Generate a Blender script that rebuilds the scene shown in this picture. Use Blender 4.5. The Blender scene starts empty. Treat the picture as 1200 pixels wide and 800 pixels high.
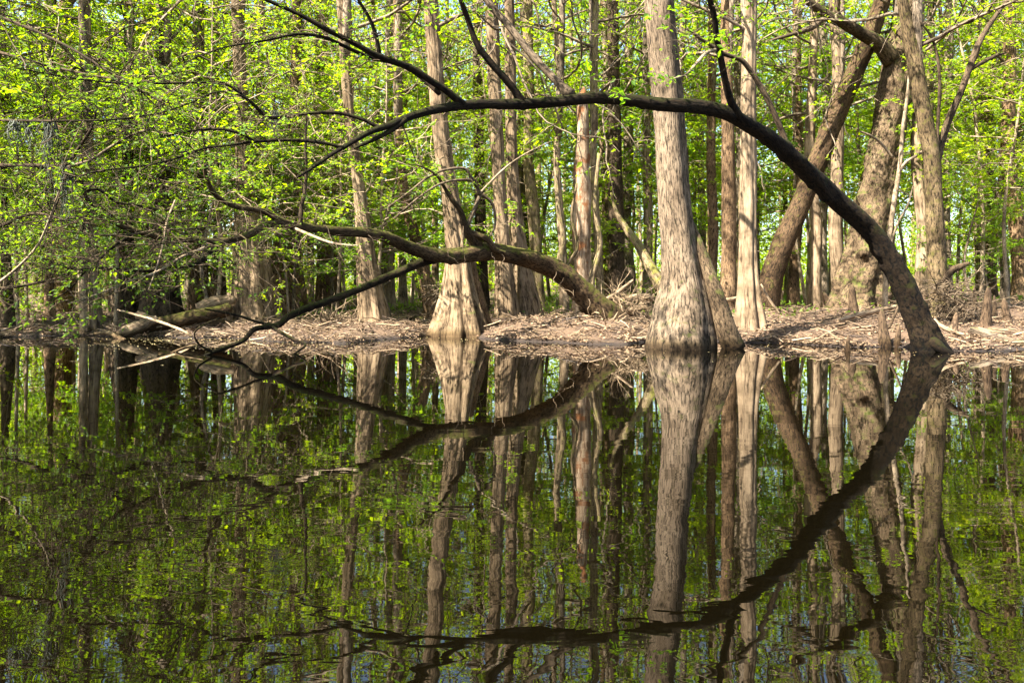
import bpy, math, random
import numpy as np
from mathutils import Vector, Matrix

rng = np.random.default_rng(11)
random.seed(11)
C = bpy.context.scene.collection
scene = bpy.context.scene
CAMH, HZ, F = 1.3, 345.0, 1000.0          # camera height, horizon row and focal length in photo pixels

def at(px, py, Y):
    return np.array([(px - 600) / F * Y, Y, CAMH - (py - HZ) / F * Y])

# ------------------------------------------------------------------ terrain shape
_sh_px = [(-400, 394), (0, 395), (100, 393), (190, 395), (270, 397), (340, 401), (400, 403), (467, 396), (530, 392), (600, 400),
          (667, 402), (733, 404), (770, 399), (800, 398), (850, 400), (867, 402), (933, 403), (983, 406), (1053, 407),
          (1133, 412), (1200, 410), (1500, 410)]
_sx = np.array([(p - 600) / F * (CAMH * F / (q - HZ)) for p, q in _sh_px])
_sy = np.array([CAMH * F / (q - HZ) for p, q in _sh_px])

def shore(X):
    return np.interp(X, _sx, _sy) + 0.22 * np.sin(X * 2.1) + 0.14 * np.sin(X * 4.7 + 1.3)

def ground_z(X, Y):
    X = np.asarray(X, float); Y = np.asarray(Y, float)
    d = Y - shore(X)
    n = 0.05 * np.sin(X * 1.3 + Y * 0.7) + 0.04 * np.sin(X * 2.9 - Y * 1.9 + 1) + 0.03 * np.sin(X * 5.1 + Y * 4.3) + 0.02 * np.sin(X * 9.7 - Y * 7.3)
    hump = 0.16 * np.exp(-((X - 2.2) / 2.6) ** 2 - ((Y - 25.5) / 2.2) ** 2) + 0.4 * np.exp(-((X - 17.5) / 5) ** 2 - ((Y - 30) / 5) ** 2)
    up = 0.34 * (1 - np.exp(-np.maximum(d, 0) / 1.6)) + 0.021 * np.maximum(d, 0) + hump
    z = np.where(d > 0, up + n * np.clip(d, 0, 1), np.maximum(-0.9, 0.3 * d))
    near = np.maximum(0, -6 - Y) * 0.15
    return np.where(Y < 4, np.minimum(-0.9 + near * 2, 0.7), z)

def gz(X, Y): return float(ground_z(X, Y))

def on_ground(px, py):
    for Y in np.arange(9.0, 95.0, 0.05):
        z = max(gz((px - 600) / F * Y, Y), 0)
        if HZ + (CAMH - z) * F / Y <= py: return float(Y)
    return 95.0

# ------------------------------------------------------------------ mesh building
class MB:
    def __init__(s): s.V = []; s.Q = []; s.B = []; s.n = 0
    def add(s, V, Q, B=None):
        s.V.append(V); s.Q.append(np.asarray(Q) + s.n); s.B.append(B if B is not None else np.zeros((len(V), 3))); s.n += len(V)
    def mesh(s, name, mat, smooth=True):
        me = bpy.data.meshes.new(name)
        V = np.concatenate(s.V); Q = np.concatenate(s.Q); B = np.concatenate(s.B)
        me.vertices.add(len(V)); me.vertices.foreach_set('co', V.astype(np.float32).ravel())
        me.loops.add(Q.size); me.loops.foreach_set('vertex_index', Q.astype(np.int32).ravel())
        me.polygons.add(len(Q)); me.polygons.foreach_set('loop_start', np.arange(0, Q.size, Q.shape[1], dtype=np.int32))
        me.polygons.foreach_set('use_smooth', np.full(len(Q), smooth))
        a = me.attributes.new('bark', 'FLOAT_VECTOR', 'POINT'); a.data.foreach_set('vector', B.astype(np.float32).ravel())
        me.materials.append(mat); me.update(calc_edges=True)
        return me

def unit(v):
    v = np.asarray(v, float)
    return v / np.maximum(np.linalg.norm(v, axis=-1, keepdims=True), 1e-9)

def spline(P, R, n):
    P = np.asarray(P, float); R = np.asarray(R, float)
    if len(P) == 2:
        t = np.linspace(0, 1, n)[:, None]
        return P[0] * (1 - t) + P[1] * t, R[0] + (R[1] - R[0]) * t[:, 0]
    d = np.r_[0, np.cumsum(np.linalg.norm(np.diff(P, axis=0), axis=1) ** 0.7)]
    s = np.linspace(0, d[-1], n)
    X = np.c_[P, R]
    m = np.gradient(X, d, axis=0)
    i = np.clip(np.searchsorted(d, s, 'right') - 1, 0, len(P) - 2)
    h = (d[i + 1] - d[i])[:, None]; t = ((s - d[i])[:, None]) / h
    o = (2*t**3 - 3*t**2 + 1) * X[i] + (t**3 - 2*t**2 + t) * h * m[i] + (-2*t**3 + 3*t**2) * X[i+1] + (t**3 - t**2) * h * m[i+1]
    return o[:, :3], np.maximum(o[:, 3], 0.25 * min(R) + 1e-4)

def tube(mb, P, R, sides=8, n=None, flute=None, rough=0.0, seed=0, caps=True, lumps=None):
    """sweep a rounded section along a smooth path. flute=(count, depth, height above the base, phase)"""
    P = np.asarray(P, float)
    n = n or max(3, 3 * len(P))
    P, R = spline(P, R, n)
    T = unit(np.gradient(P, axis=0))
    ref = np.array([0, 1.0, 0]) if abs(T[0][1]) < 0.8 else np.array([1.0, 0, 0])
    N = []; u = unit(np.cross(T[0], ref))
    for t in T:
        u = unit(u - t * np.dot(u, t)); N.append(u)
    N = np.array(N); Bn = np.cross(T, N)
    th = np.linspace(0, 2 * math.pi, sides, endpoint=False)
    s = np.r_[0, np.cumsum(np.linalg.norm(np.diff(P, axis=0), axis=1))]
    M = np.ones((n, sides))
    if flute:
        k, dep, hh, ph = flute
        w = th + 0.35 * np.sin(2 * th + ph) + 0.2 * np.sin(3 * th + 2 * ph)
        f = np.exp(-(s / hh) ** 1.5)[:, None] * np.ones((1, sides))
        twist = 0.12 * np.sin(s * 1.1 + ph)[:, None]
        crease = 1 - np.abs(np.sin(k * (w[None, :] + twist) / 2 + ph)) ** 0.85
        M = M - dep * f * crease + 0.3 * dep * f * np.cos(3 * th + ph)[None, :]
        M = M * (1 - 0.10 * crease * (1 - f))
    if rough:
        a = seed * 1.7
        M = M + rough * (np.sin(2 * th + a)[None] * np.sin(s * 1.3 + a)[:, None] + 0.7 * np.sin(3 * th - a)[None] * np.cos(s * 2.7 + 2 * a)[:, None]
                         + 0.5 * np.sin(5 * th + 3 * a)[None] * np.sin(s * 5.3 + a)[:, None])
        rs = np.random.default_rng(seed + 5)
        M = M + rough * 0.35 * rs.normal(size=M.shape)
    if lumps:
        cnt, amp, size = lumps; rs = np.random.default_rng(seed + 77)
        for _ in range(cnt):
            t0, s0, a0, w0 = rs.uniform(0, 6.283), rs.uniform(0.03, 1) * s[-1], amp * rs.uniform(.3, 1), size * rs.uniform(.5, 1.3)
            dt = (th - t0 + math.pi) % (2 * math.pi) - math.pi
            rl = float(np.interp(s0, s, R)); M = M + a0 * np.exp(-((dt[None] * rl) ** 2 + (s[:, None] - s0) ** 2) / (w0 * rl) ** 2)
    RR = R[:, None] * M
    V = P[:, None, :] + RR[..., None] * (np.cos(th)[None, :, None] * N[:, None, :] + np.sin(th)[None, :, None] * Bn[:, None, :])
    rm = max(0.02, float(np.mean(R)))
    Bc = np.empty((n, sides, 3)); Bc[..., 0] = np.cos(th) * rm + seed * 0.37; Bc[..., 1] = np.sin(th) * rm; Bc[..., 2] = s[:, None] + seed * 1.1
    i = np.arange(n - 1)[:, None] * sides; j = np.arange(sides)[None, :]; j2 = (j + 1) % sides
    Q = np.stack([i + j, i + j2, i + sides + j2, i + sides + j], -1).reshape(-1, 4)
    V = V.reshape(-1, 3); Bc = Bc.reshape(-1, 3)
    if caps:
        V = np.r_[V, [P[-1] + T[-1] * R[-1] * 0.4, P[0] - T[0] * R[0] * 0.3]]; Bc = np.r_[Bc, Bc[-1:], Bc[:1]]
        c1 = n * sides; b = (n - 1) * sides; jj = np.arange(0, sides, 2)
        Q = np.r_[Q, np.stack([b + jj, b + (jj + 1) % sides, b + (jj + 2) % sides, np.full(len(jj), c1)], -1),
                  np.stack([(jj + 2) % sides, (jj + 1) % sides, jj, np.full(len(jj), c1 + 1)], -1)]
    mb.add(V, Q, Bc)

def leaf_quads(mb, P, D, N, L, W):
    D = unit(D); S = unit(np.cross(D, N)); N2 = np.cross(S, D)
    L = L[:, None]; W = W[:, None]
    V = np.stack([P, P + D * L * .42 + S * W * .5 + N2 * W * .12, P + D * L - N2 * L * .12, P + D * L * .42 - S * W * .5 + N2 * W * .12], 1).reshape(-1, 3)
    Q = np.arange(len(V)).reshape(-1, 4)
    mb.add(V, Q)

class Veg:
    """wood and leaves of one plant"""
    def __init__(s, r): s.wood = MB(); s.leaf = MB(); s.r = r
    def twig_leaves(s, P, step, L):
        r = s.r
        seg = np.linalg.norm(np.diff(P, axis=0), axis=1).sum()
        n = max(3, int(seg / step)); t = r.uniform(0.1, 1.03, n) * (len(P) - 1)
        i = np.clip(t.astype(int), 0, len(P) - 2); f = (t - i)[:, None]
        Q = P[i] * (1 - f) + P[i + 1] * f
        d = unit(P[i + 1] - P[i]); up = np.array([0, 0, 1.0])
        side = unit(np.cross(d, up + r.normal(size=3) * 0.15)) * r.choice([-1, 1], n)[:, None]
        D = d * 0.55 + side + r.normal(size=(n, 3)) * 0.3; D[:, 2] -= 0.15
        N = up + r.normal(size=(n, 3)) * 0.45
        ln = L * r.uniform(0.4, 1.45, n)
        leaf_quads(s.leaf, Q + r.normal(size=(n, 3)) * L * 0.3, D, N, ln, ln * r.uniform(0.42, 0.62, n))
    def grow(s, p, d, L, r0, depth, nch=4, step=0.05, leaf=0.1, wob=0.28, grav=-0.03, flat=0.55, leafy=1.0, sides=4):
        r = s.r; k = 5; P = [np.array(p, float)]; d = unit(np.array(d, float))
        for _ in range(k):
            d = unit(d + r.normal(size=3) * wob * np.array([1, 1, 0.7]) + np.array([0, 0, grav]))
            P.append(P[-1] + d * L / k)
        P = np.array(P); R = np.linspace(r0, r0 * 0.4, k + 1)
        tube(s.wood, P, R, sides=max(3, sides), n=k + 2, caps=False, seed=int(r.integers(99)))
        if depth == 0:
            if r.random() < leafy: s.twig_leaves(P, step, leaf)
            return P
        for c in range(nch):
            t = (c + 1) / nch * 0.78 + 0.22 + r.uniform(-.08, .02); i = min(int(t * k), k - 1); f = t * k - i
            q = P[i] * (1 - f) + P[i + 1] * f; dd = unit(P[i + 1] - P[i])
            hz = unit(np.cross(dd, [0, 0, 1.0]) + 1e-6) * (1 if (c % 2) else -1)
            nd = dd * r.uniform(.4, .9) + hz * r.uniform(.5, 1.0) + np.array([0, 0, 1]) * r.normal() * (1 - flat)
            if c == nch - 1: nd = dd + r.normal(size=3) * 0.2
            s.grow(q, nd, L * r.uniform(.45, .7), max(r0 * 0.5, 0.004), depth - 1, nch, step, leaf, wob, grav, flat, leafy, max(3, sides - 1))
        return P

# ------------------------------------------------------------------ materials
def nodes(name):
    m = bpy.data.materials.new(name); m.use_nodes = True; nt = m.node_tree; nt.nodes.clear()
    out = nt.nodes.new('ShaderNodeOutputMaterial')
    def N(t, **kw):
        n = nt.nodes.new(t)
        for k, v in kw.items():
            if k in n.inputs: n.inputs[k].default_value = v
            else: setattr(n, k, v)
        return n
    return m, nt, out, N, nt.links.new

def ramp(N, stops):
    n = N('ShaderNodeValToRGB'); e = n.color_ramp.elements
    while len(e) < len(stops): e.new(0.5)
    for k, (p, c) in enumerate(stops): e[k].position = p; e[k].color = (*c, 1)
    return n

def bark(name, dark, light, moss=0.0, furrow=26, streak=7, bump=0.7, mosscol=(0.075, 0.085, 0.018), patch=None):
    m, nt, out, N, L = nodes(name)
    dark = (dark[0] * .88, dark[1] * .82, dark[2] * .70); light = (light[0] * .80, light[1] * .71, light[2] * .58)
    a = N('ShaderNodeAttribute', attribute_name='bark')
    mp = N('ShaderNodeMapping'); mp.inputs['Scale'].default_value = (furrow, furrow, furrow / streak); L(a.outputs['Vector'], mp.inputs['Vector'])
    n1 = N('ShaderNodeTexNoise', Scale=1.0, Detail=8.0, Roughness=0.68, Distortion=0.3); L(mp.outputs[0], n1.inputs['Vector'])
    v = N('ShaderNodeTexVoronoi', Scale=0.7, Randomness=1.0, feature='DISTANCE_TO_EDGE'); L(mp.outputs[0], v.inputs['Vector'])
    n2 = N('ShaderNodeTexNoise', Scale=1.6, Detail=6.0, Roughness=0.6); L(a.outputs['Vector'], n2.inputs['Vector'])
    mv = N('ShaderNodeMath', operation='MINIMUM'); mv.inputs[1].default_value = 0.3; L(v.outputs['Distance'], mv.inputs[0])
    ad0 = N('ShaderNodeMath', operation='MULTIPLY_ADD'); ad0.inputs[1].default_value = 0.42; L(mv.outputs[0], ad0.inputs[0]); L(n1.outputs[0], ad0.inputs[2])
    mpf = N('ShaderNodeMapping'); mpf.inputs['Scale'].default_value = (furrow * 3.2, furrow * 3.2, furrow * 3.2 / streak); L(a.outputs['Vector'], mpf.inputs['Vector'])
    nf = N('ShaderNodeTexNoise', Scale=1.0, Detail=5.0, Roughness=0.7); L(mpf.outputs[0], nf.inputs['Vector'])
    ad = N('ShaderNodeMath', operation='MULTIPLY_ADD'); ad.inputs[1].default_value = 0.55; L(nf.outputs[0], ad.inputs[0])
    sb = N('ShaderNodeMath', operation='SUBTRACT'); sb.inputs[1].default_value = 0.26; L(ad0.outputs[0], sb.inputs[0]); L(sb.outputs[0], ad.inputs[2])
    mid = tuple((d + l) / 2 for d, l in zip(dark, light))
    r1 = ramp(N, [(0.38, tuple(d * 0.3 for d in dark)), (0.47, dark), (0.54, mid), (0.66, light)]); L(ad.outputs[0], r1.inputs[0])
    r2 = ramp(N, [(0.36, (0.5, 0.48, 0.44)), (0.5, (0.95, 0.92, 0.88)), (0.66, (1.25, 1.25, 1.22))]); L(n2.outputs[0], r2.inputs[0])
    mx = N('ShaderNodeMix', data_type='RGBA', blend_type='MULTIPLY'); mx.inputs[0].default_value = 1; L(r1.outputs[0], mx.inputs[6]); L(r2.outputs[0], mx.inputs[7])
    col = mx.outputs[2]
    if patch:
        n4 = N('ShaderNodeTexNoise', Scale=2.6, Detail=3.0); L(a.outputs['Vector'], n4.inputs['Vector'])
        r4 = ramp(N, [(0.55, (0, 0, 0)), (0.66, (1, 1, 1))]); L(n4.outputs[0], r4.inputs[0])
        m4 = N('ShaderNodeMix', data_type='RGBA'); L(r4.outputs[0], m4.inputs[0]); L(col, m4.inputs[6]); m4.inputs[7].default_value = (*patch, 1); col = m4.outputs[2]
    if moss > 0:
        g = N('ShaderNodeNewGeometry'); sx = N('ShaderNodeSeparateXYZ'); L(g.outputs['Normal'], sx.inputs[0])
        n3 = N('ShaderNodeTexNoise', Scale=5.0, Detail=7.0, Roughness=0.7); L(a.outputs['Vector'], n3.inputs['Vector'])
        q = N('ShaderNodeMath', operation='MULTIPLY_ADD'); q.inputs[1].default_value = 0.2; L(sx.outputs['Z'], q.inputs[0]); L(n3.outputs[0], q.inputs[2])
        r3 = ramp(N, [(0.74 - 0.35 * moss, (0, 0, 0)), (0.9 - 0.35 * moss, (1, 1, 1))]); L(q.outputs[0], r3.inputs[0])
        m3 = N('ShaderNodeMix', data_type='RGBA'); L(r3.outputs[0], m3.inputs[0]); L(col, m3.inputs[6]); m3.inputs[7].default_value = (*mosscol, 1); col = m3.outputs[2]
    gp = N('ShaderNodeNewGeometry'); sz = N('ShaderNodeSeparateXYZ'); L(gp.outputs['Position'], sz.inputs[0])     # silt-stained wet band at the waterline
    zz = N('ShaderNodeMath', operation='MULTIPLY_ADD'); zz.inputs[1].default_value = -0.16; L(n2.outputs[0], zz.inputs[0]); L(sz.outputs['Z'], zz.inputs[2])
    rz = ramp(N, [(0.0, (0.3, 0.27, 0.22)), (0.07, (0.5, 0.48, 0.40)), (0.24, (1, 1, 1))]); L(zz.outputs[0], rz.inputs[0])
    mz = N('ShaderNodeMix', data_type='RGBA', blend_type='MULTIPLY'); mz.inputs[0].default_value = 1; L(col, mz.inputs[6]); L(rz.outputs[0], mz.inputs[7]); col = mz.outputs[2]
    oi = N('ShaderNodeObjectInfo'); hs = N('ShaderNodeHueSaturation'); mr = N('ShaderNodeMapRange'); mr.inputs[3].default_value = 0.75; mr.inputs[4].default_value = 1.2
    L(oi.outputs['Random'], mr.inputs[0]); L(mr.outputs[0], hs.inputs['Value']); L(col, hs.inputs['Color'])
    b = N('ShaderNodeBsdfPrincipled', Roughness=0.92); b.inputs['Specular IOR Level'].default_value = 0.12
    L(hs.outputs[0], b.inputs['Base Color'])
    bp = N('ShaderNodeBump', Strength=bump, Distance=0.03); L(ad.outputs[0], bp.inputs['Height']); L(bp.outputs[0], b.inputs['Normal'])
    L(b.outputs[0], out.inputs[0]); return m

def foliage(name, c1, c2, c3, trans=0.5):
    m, nt, out, N, L = nodes(name)
    g = N('ShaderNodeNewGeometry'); oi = N('ShaderNodeObjectInfo')
    ad = N('ShaderNodeMath', operation='MULTIPLY_ADD'); ad.inputs[1].default_value = 0.3; L(oi.outputs['Random'], ad.inputs[0])
    ml = N('ShaderNodeMath', operation='MULTIPLY'); ml.inputs[1].default_value = 0.7; L(g.outputs['Random Per Island'], ml.inputs[0]); L(ml.outputs[0], ad.inputs[2])
    r = ramp(N, [(0.0, c1), (0.5, c2), (1.0, c3)]); L(ad.outputs[0], r.inputs[0])
    b = N('ShaderNodeBsdfPrincipled', Roughness=0.55); b.inputs['Specular IOR Level'].default_value = 0.3
    L(r.outputs[0], b.inputs['Base Color'])
    t = N('ShaderNodeBsdfTranslucent'); hs = N('ShaderNodeHueSaturation', Hue=0.488, Saturation=1.05, Value=2.5); L(r.outputs[0], hs.inputs['Color']); L(hs.outputs[0], t.inputs['Color'])
    mx = N('ShaderNodeMixShader'); mx.inputs[0].default_value = trans; L(b.outputs[0], mx.inputs[1]); L(t.outputs[0], mx.inputs[2])
    L(mx.outputs[0], out.inputs[0]); return m

def litter_mat(name, cols, rough=0.8):
    m, nt, out, N, L = nodes(name)
    g = N('ShaderNodeNewGeometry'); k = len(cols)
    r = ramp(N, [(i / (k - 1), c) for i, c in enumerate(cols)]); L(g.outputs['Random Per Island'], r.inputs[0])
    tc = N('ShaderNodeTexCoord'); n = N('ShaderNodeTexNoise', Scale=14.0, Detail=4.0); L(tc.outputs['Object'], n.inputs['Vector'])
    r2 = ramp(N, [(0.3, (0.6, 0.6, 0.6)), (0.7, (1.15, 1.15, 1.15))]); L(n.outputs[0], r2.inputs[0])
    mx = N('ShaderNodeMix', data_type='RGBA', blend_type='MULTIPLY'); mx.inputs[0].default_value = 1; L(r.outputs[0], mx.inputs[6]); L(r2.outputs[0], mx.inputs[7])
    b = N('ShaderNodeBsdfPrincipled', Roughness=rough); L(mx.outputs[2], b.inputs['Base Color']); L(b.outputs[0], out.inputs[0]); return m

M = {}
M['swollen'] = bark('swollen_bark', (0.065, 0.052, 0.04), (0.29, 0.24, 0.195), moss=0.4, furrow=24, streak=6, bump=0.9)
M['pale'] = bark('pale_bark', (0.16, 0.122, 0.088), (0.37, 0.305, 0.235), moss=0.12, furrow=16, streak=12, bump=0.5)
M['cypress'] = bark('cypress_bark', (0.10, 0.073, 0.05), (0.31, 0.25, 0.185), moss=0.3, furrow=26, streak=14, bump=0.8)
M['brown'] = bark('brown_bark', (0.075, 0.05, 0.034), (0.25, 0.18, 0.12), moss=0.35, furrow=26, streak=5)
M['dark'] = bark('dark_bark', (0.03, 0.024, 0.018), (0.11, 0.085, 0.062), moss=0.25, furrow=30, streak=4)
M['arch'] = bark('shade_dark_bark', (0.005, 0.0038, 0.0026), (0.036, 0.026, 0.017), moss=0.58, furrow=24, streak=3, bump=1.0, mosscol=(0.022, 0.023, 0.004))  # near-black colour stands in for the leaf shade over the arch
M['olive'] = bark('olive_mossy_bark', (0.05, 0.038, 0.025), (0.25, 0.20, 0.13), moss=0.62, furrow=22, streak=4, mosscol=(0.12, 0.11, 0.025))
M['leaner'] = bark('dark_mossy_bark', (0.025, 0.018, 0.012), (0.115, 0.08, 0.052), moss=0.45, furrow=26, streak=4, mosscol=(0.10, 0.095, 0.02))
M['log'] = bark('mossy_log_bark', (0.022, 0.015, 0.010), (0.11, 0.08, 0.05), moss=0.55, furrow=34, streak=4, mosscol=(0.06, 0.06, 0.010))
M['gnarl'] = bark('gnarled_bark', (0.035, 0.026, 0.018), (0.16, 0.125, 0.09), moss=0.5, furrow=24, streak=3, bump=1.0)
M['grey'] = bark('grey_bark', (0.11, 0.092, 0.075), (0.33, 0.285, 0.24), moss=0.2, furrow=24, streak=6)
M['mossy'] = bark('moss_streaked_bark', (0.10, 0.08, 0.05), (0.32, 0.27, 0.19), moss=0.62, furrow=26, streak=6, mosscol=(0.15, 0.14, 0.03))
M['snag'] = bark('bare_wood', (0.22, 0.14, 0.09), (0.52, 0.44, 0.36), furrow=22, streak=12, patch=(0.22, 0.09, 0.035))
M['drift'] = bark('driftwood', (0.16, 0.115, 0.08), (0.46, 0.385, 0.30), moss=0.1, furrow=34, streak=12)
M['twig'] = bark('twig_bark', (0.05, 0.04, 0.03), (0.17, 0.14, 0.11), furrow=40, streak=4, bump=0.2)
M['ptwig'] = bark('pale_twig_bark', (0.18, 0.15, 0.115), (0.42, 0.36, 0.29), furrow=40, streak=4, bump=0.2)
M['knee'] = bark('knee_bark', (0.05, 0.036, 0.027), (0.18, 0.135, 0.10), moss=0.3, furrow=30, streak=5)
M['leafA'] = foliage('spring_leaf', (0.085, 0.17, 0.010), (0.15, 0.235, 0.012), (0.22, 0.265, 0.014), 0.58)
M['leafB'] = foliage('green_leaf', (0.055, 0.13, 0.010), (0.095, 0.185, 0.012), (0.155, 0.225, 0.014), 0.56)
M['leafD'] = foliage('deep_leaf', (0.04, 0.09, 0.008), (0.075, 0.135, 0.009), (0.13, 0.175, 0.010), 0.48)
M['leafC'] = foliage('canopy_leaf', (0.09, 0.17, 0.010), (0.155, 0.235, 0.012), (0.22, 0.265, 0.014), 0.6)
M['grass'] = foliage('ground_leaf', (0.07, 0.14, 0.012), (0.11, 0.18, 0.015), (0.15, 0.20, 0.018), 0.4)
M['spmoss'] = litter_mat('hanging_moss', [(0.035, 0.042, 0.025), (0.06, 0.068, 0.042), (0.095, 0.10, 0.065)])
M['sticks'] = litter_mat('stick_litter', [(0.035, 0.022, 0.014), (0.10, 0.06, 0.031), (0.21, 0.138, 0.072), (0.33, 0.23, 0.132), (0.12, 0.073, 0.037), (0.045, 0.03, 0.018)])
M['leaflit'] = litter_mat('leaf_litter', [(0.045, 0.024, 0.011), (0.12, 0.064, 0.030), (0.21, 0.128, 0.064), (0.33, 0.225, 0.125), (0.16, 0.09, 0.042)])
M['float'] = litter_mat('floating_leaf', [(0.10, 0.06, 0.02), (0.28, 0.20, 0.07), (0.40, 0.34, 0.16)])

def ground_mat():
    m, nt, out, N, L = nodes('forest_floor')
    tc = N('ShaderNodeTexCoord')
    n1 = N('ShaderNodeTexNoise', Scale=3.0, Detail=9.0, Roughness=0.7); L(tc.outputs['Object'], n1.inputs['Vector'])
    n2 = N('ShaderNodeTexNoise', Scale=26.0, Detail=6.0, Roughness=0.7); L(tc.outputs['Object'], n2.inputs['Vector'])
    ad = N('ShaderNodeMath', operation='ADD'); L(n1.outputs[0], ad.inputs[0]); L(n2.outputs[0], ad.inputs[1])
    r = ramp(N, [(0.36, (0.03, 0.017, 0.009)), (0.5, (0.10, 0.057, 0.029)), (0.66, (0.20, 0.125, 0.066))])
    hf = N('ShaderNodeMath', operation='MULTIPLY'); hf.inputs[1].default_value = 0.5; L(ad.outputs[0], hf.inputs[0]); L(hf.outputs[0], r.inputs[0])
    sx = N('ShaderNodeSeparateXYZ'); L(tc.outputs['Object'], sx.inputs[0])
    wet = ramp(N, [(0.02, (0.22, 0.2, 0.18)), (0.16, (1, 1, 1))]); L(sx.outputs['Z'], wet.inputs[0])   # wet mud at the water's edge
    mx = N('ShaderNodeMix', data_type='RGBA', blend_type='MULTIPLY'); mx.inputs[0].default_value = 1; L(r.outputs[0], mx.inputs[6]); L(wet.outputs[0], mx.inputs[7])
    b = N('ShaderNodeBsdfPrincipled', Roughness=0.9); L(mx.outputs[2], b.inputs['Base Color'])
    bp = N('ShaderNodeBump', Strength=0.9, Distance=0.06); L(ad.outputs[0], bp.inputs['Height']); L(bp.outputs[0], b.inputs['Normal'])
    L(b.outputs[0], out.inputs[0]); return m

def water_mat():
    m, nt, out, N, L = nodes('dark_swamp_water')
    tc = N('ShaderNodeTexCoord')
    mp = N('ShaderNodeMapping'); mp.inputs['Scale'].default_value = (1.0, 1.7, 1); L(tc.outputs['Object'], mp.inputs['Vector'])
    n1 = N('ShaderNodeTexNoise', Scale=1.3, Detail=2.0, Roughness=0.45, Distortion=0.4); L(mp.outputs[0], n1.inputs['Vector'])
    n2 = N('ShaderNodeTexNoise', Scale=4.5, Detail=2.0, Roughness=0.5, Distortion=0.5); L(mp.outputs[0], n2.inputs['Vector'])
    sx = N('ShaderNodeSeparateXYZ'); L(tc.outputs['Object'], sx.inputs[0])
    mr = N('ShaderNodeMapRange'); mr.inputs[1].default_value = 3; mr.inputs[2].default_value = 17; mr.inputs[3].default_value = 1.0; mr.inputs[4].default_value = 0.0; L(sx.outputs['Y'], mr.inputs[0])
    pw = N('ShaderNodeMath', operation='POWER'); pw.inputs[1].default_value = 2.6; L(mr.outputs[0], pw.inputs[0])
    sc_ = N('ShaderNodeMath', operation='MULTIPLY_ADD'); sc_.inputs[1].default_value = 1.25; sc_.inputs[2].default_value = 0.09; L(pw.outputs[0], sc_.inputs[0])
    ma = N('ShaderNodeMath', operation='MULTIPLY_ADD'); ma.inputs[1].default_value = 0.11; L(n2.outputs[0], ma.inputs[0]); L(n1.outputs[0], ma.inputs[2])
    mm = N('ShaderNodeMath', operation='MULTIPLY'); L(ma.outputs[0], mm.inputs[0]); L(sc_.outputs[0], mm.inputs[1])
    bp = N('ShaderNodeBump', Strength=1.0, Distance=WATER_BUMP); L(mm.outputs[0], bp.inputs['Height'])
    b = N('ShaderNodeBsdfPrincipled', Roughness=0.01, IOR=1.66); b.inputs['Base Color'].default_value = (0.0016, 0.0012, 0.0004, 1)
    L(bp.outputs[0], b.inputs['Normal']); L(b.outputs[0], out.inputs[0]); return m
WATER_BUMP = 0.0023

# ------------------------------------------------------------------ objects
def link(name, me, parent=None, loc=(0, 0, 0)):
    o = bpy.data.objects.new(name, me); C.objects.link(o); o.location = loc
    if parent: o.parent = parent
    return o
def thing(name, label, cat, loc, group=None, rz=0, sc=1):
    o = bpy.data.objects.new(name, None); C.objects.link(o); o.location = loc; o.rotation_euler[2] = rz; o.scale = (sc, sc, sc)
    o.empty_display_size = 0.3; tag(o, label, cat, group); return o
def tag(o, label=None, cat=None, group=None, kind=None):
    if label: o['label'] = label
    if cat: o['category'] = cat
    if group: o['group'] = group
    if kind: o['kind'] = kind
    return o

# --- ground and water
def axis(parts):
    a = []
    for lo, hi, st in parts: a += list(np.arange(lo, hi, st))
    return np.array(a)
gx = axis([(-600, -100, 50), (-100, -30, 4), (-30, 30, 0.35), (30, 100, 4), (100, 601, 50)])
gy = axis([(-600, -60, 60), (-60, 14, 4), (14, 20, 0.5), (20, 36, 0.25), (36, 70, 1.2), (70, 130, 6), (130, 800, 60)])
GX, GY = np.meshgrid(gx, gy); GZ = ground_z(GX, GY)
V = np.stack([GX, GY, GZ], -1).reshape(-1, 3); nx = len(gx)
i, j = np.meshgrid(np.arange(len(gy) - 1), np.arange(nx - 1), indexing='ij'); a = (i * nx + j).ravel()
mb = MB(); mb.add(V, np.stack([a, a + 1, a + nx + 1, a + nx], -1)); tag(link('ground', mb.mesh('ground', ground_mat())), kind='structure')
mb = MB(); mb.add(np.array([[-600, -300, 0], [600, -300, 0], [600, 120, 0], [-600, 120, 0]], float), np.array([[0, 1, 2, 3]]))
tag(link('water', mb.mesh('water', water_mat(), False)), kind='structure')

# --- canopy crowns (limbs and leaves) shared by the tall trees
def canopy(seed, H=12, R=4.5, nl=11, leaf=0.15, step=0.2, mat='leafC'):
    v = Veg(np.random.default_rng(seed)); r = v.r
    tube(v.wood, [(0, 0, -.5), (.15, .1, H * .3), (-.1, .2, H * .65), (.1, -.1, H)], [.17, .13, .08, .02], sides=6, seed=seed)
    az = r.uniform(0, 6.28)
    for k in range(nl):
        az += 2.4 + r.normal() * .3; t = (k + .5) / nl; z = H * (0.02 + .9 * t)
        L = R * (1 - .55 * t) * r.uniform(.7, 1.15); up = .25 + .6 * t
        v.grow((0, 0, z), (math.cos(az), math.sin(az), up), L, .07 * (1 - .5 * t), 2, 4, step, leaf, grav=.01, flat=.4)
    return v.wood.mesh('canopy_limbs', M['grey']), v.leaf.mesh('canopy_leaves', M[mat], False)
CAN = [canopy(100 + k) for k in range(5)]

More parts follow.
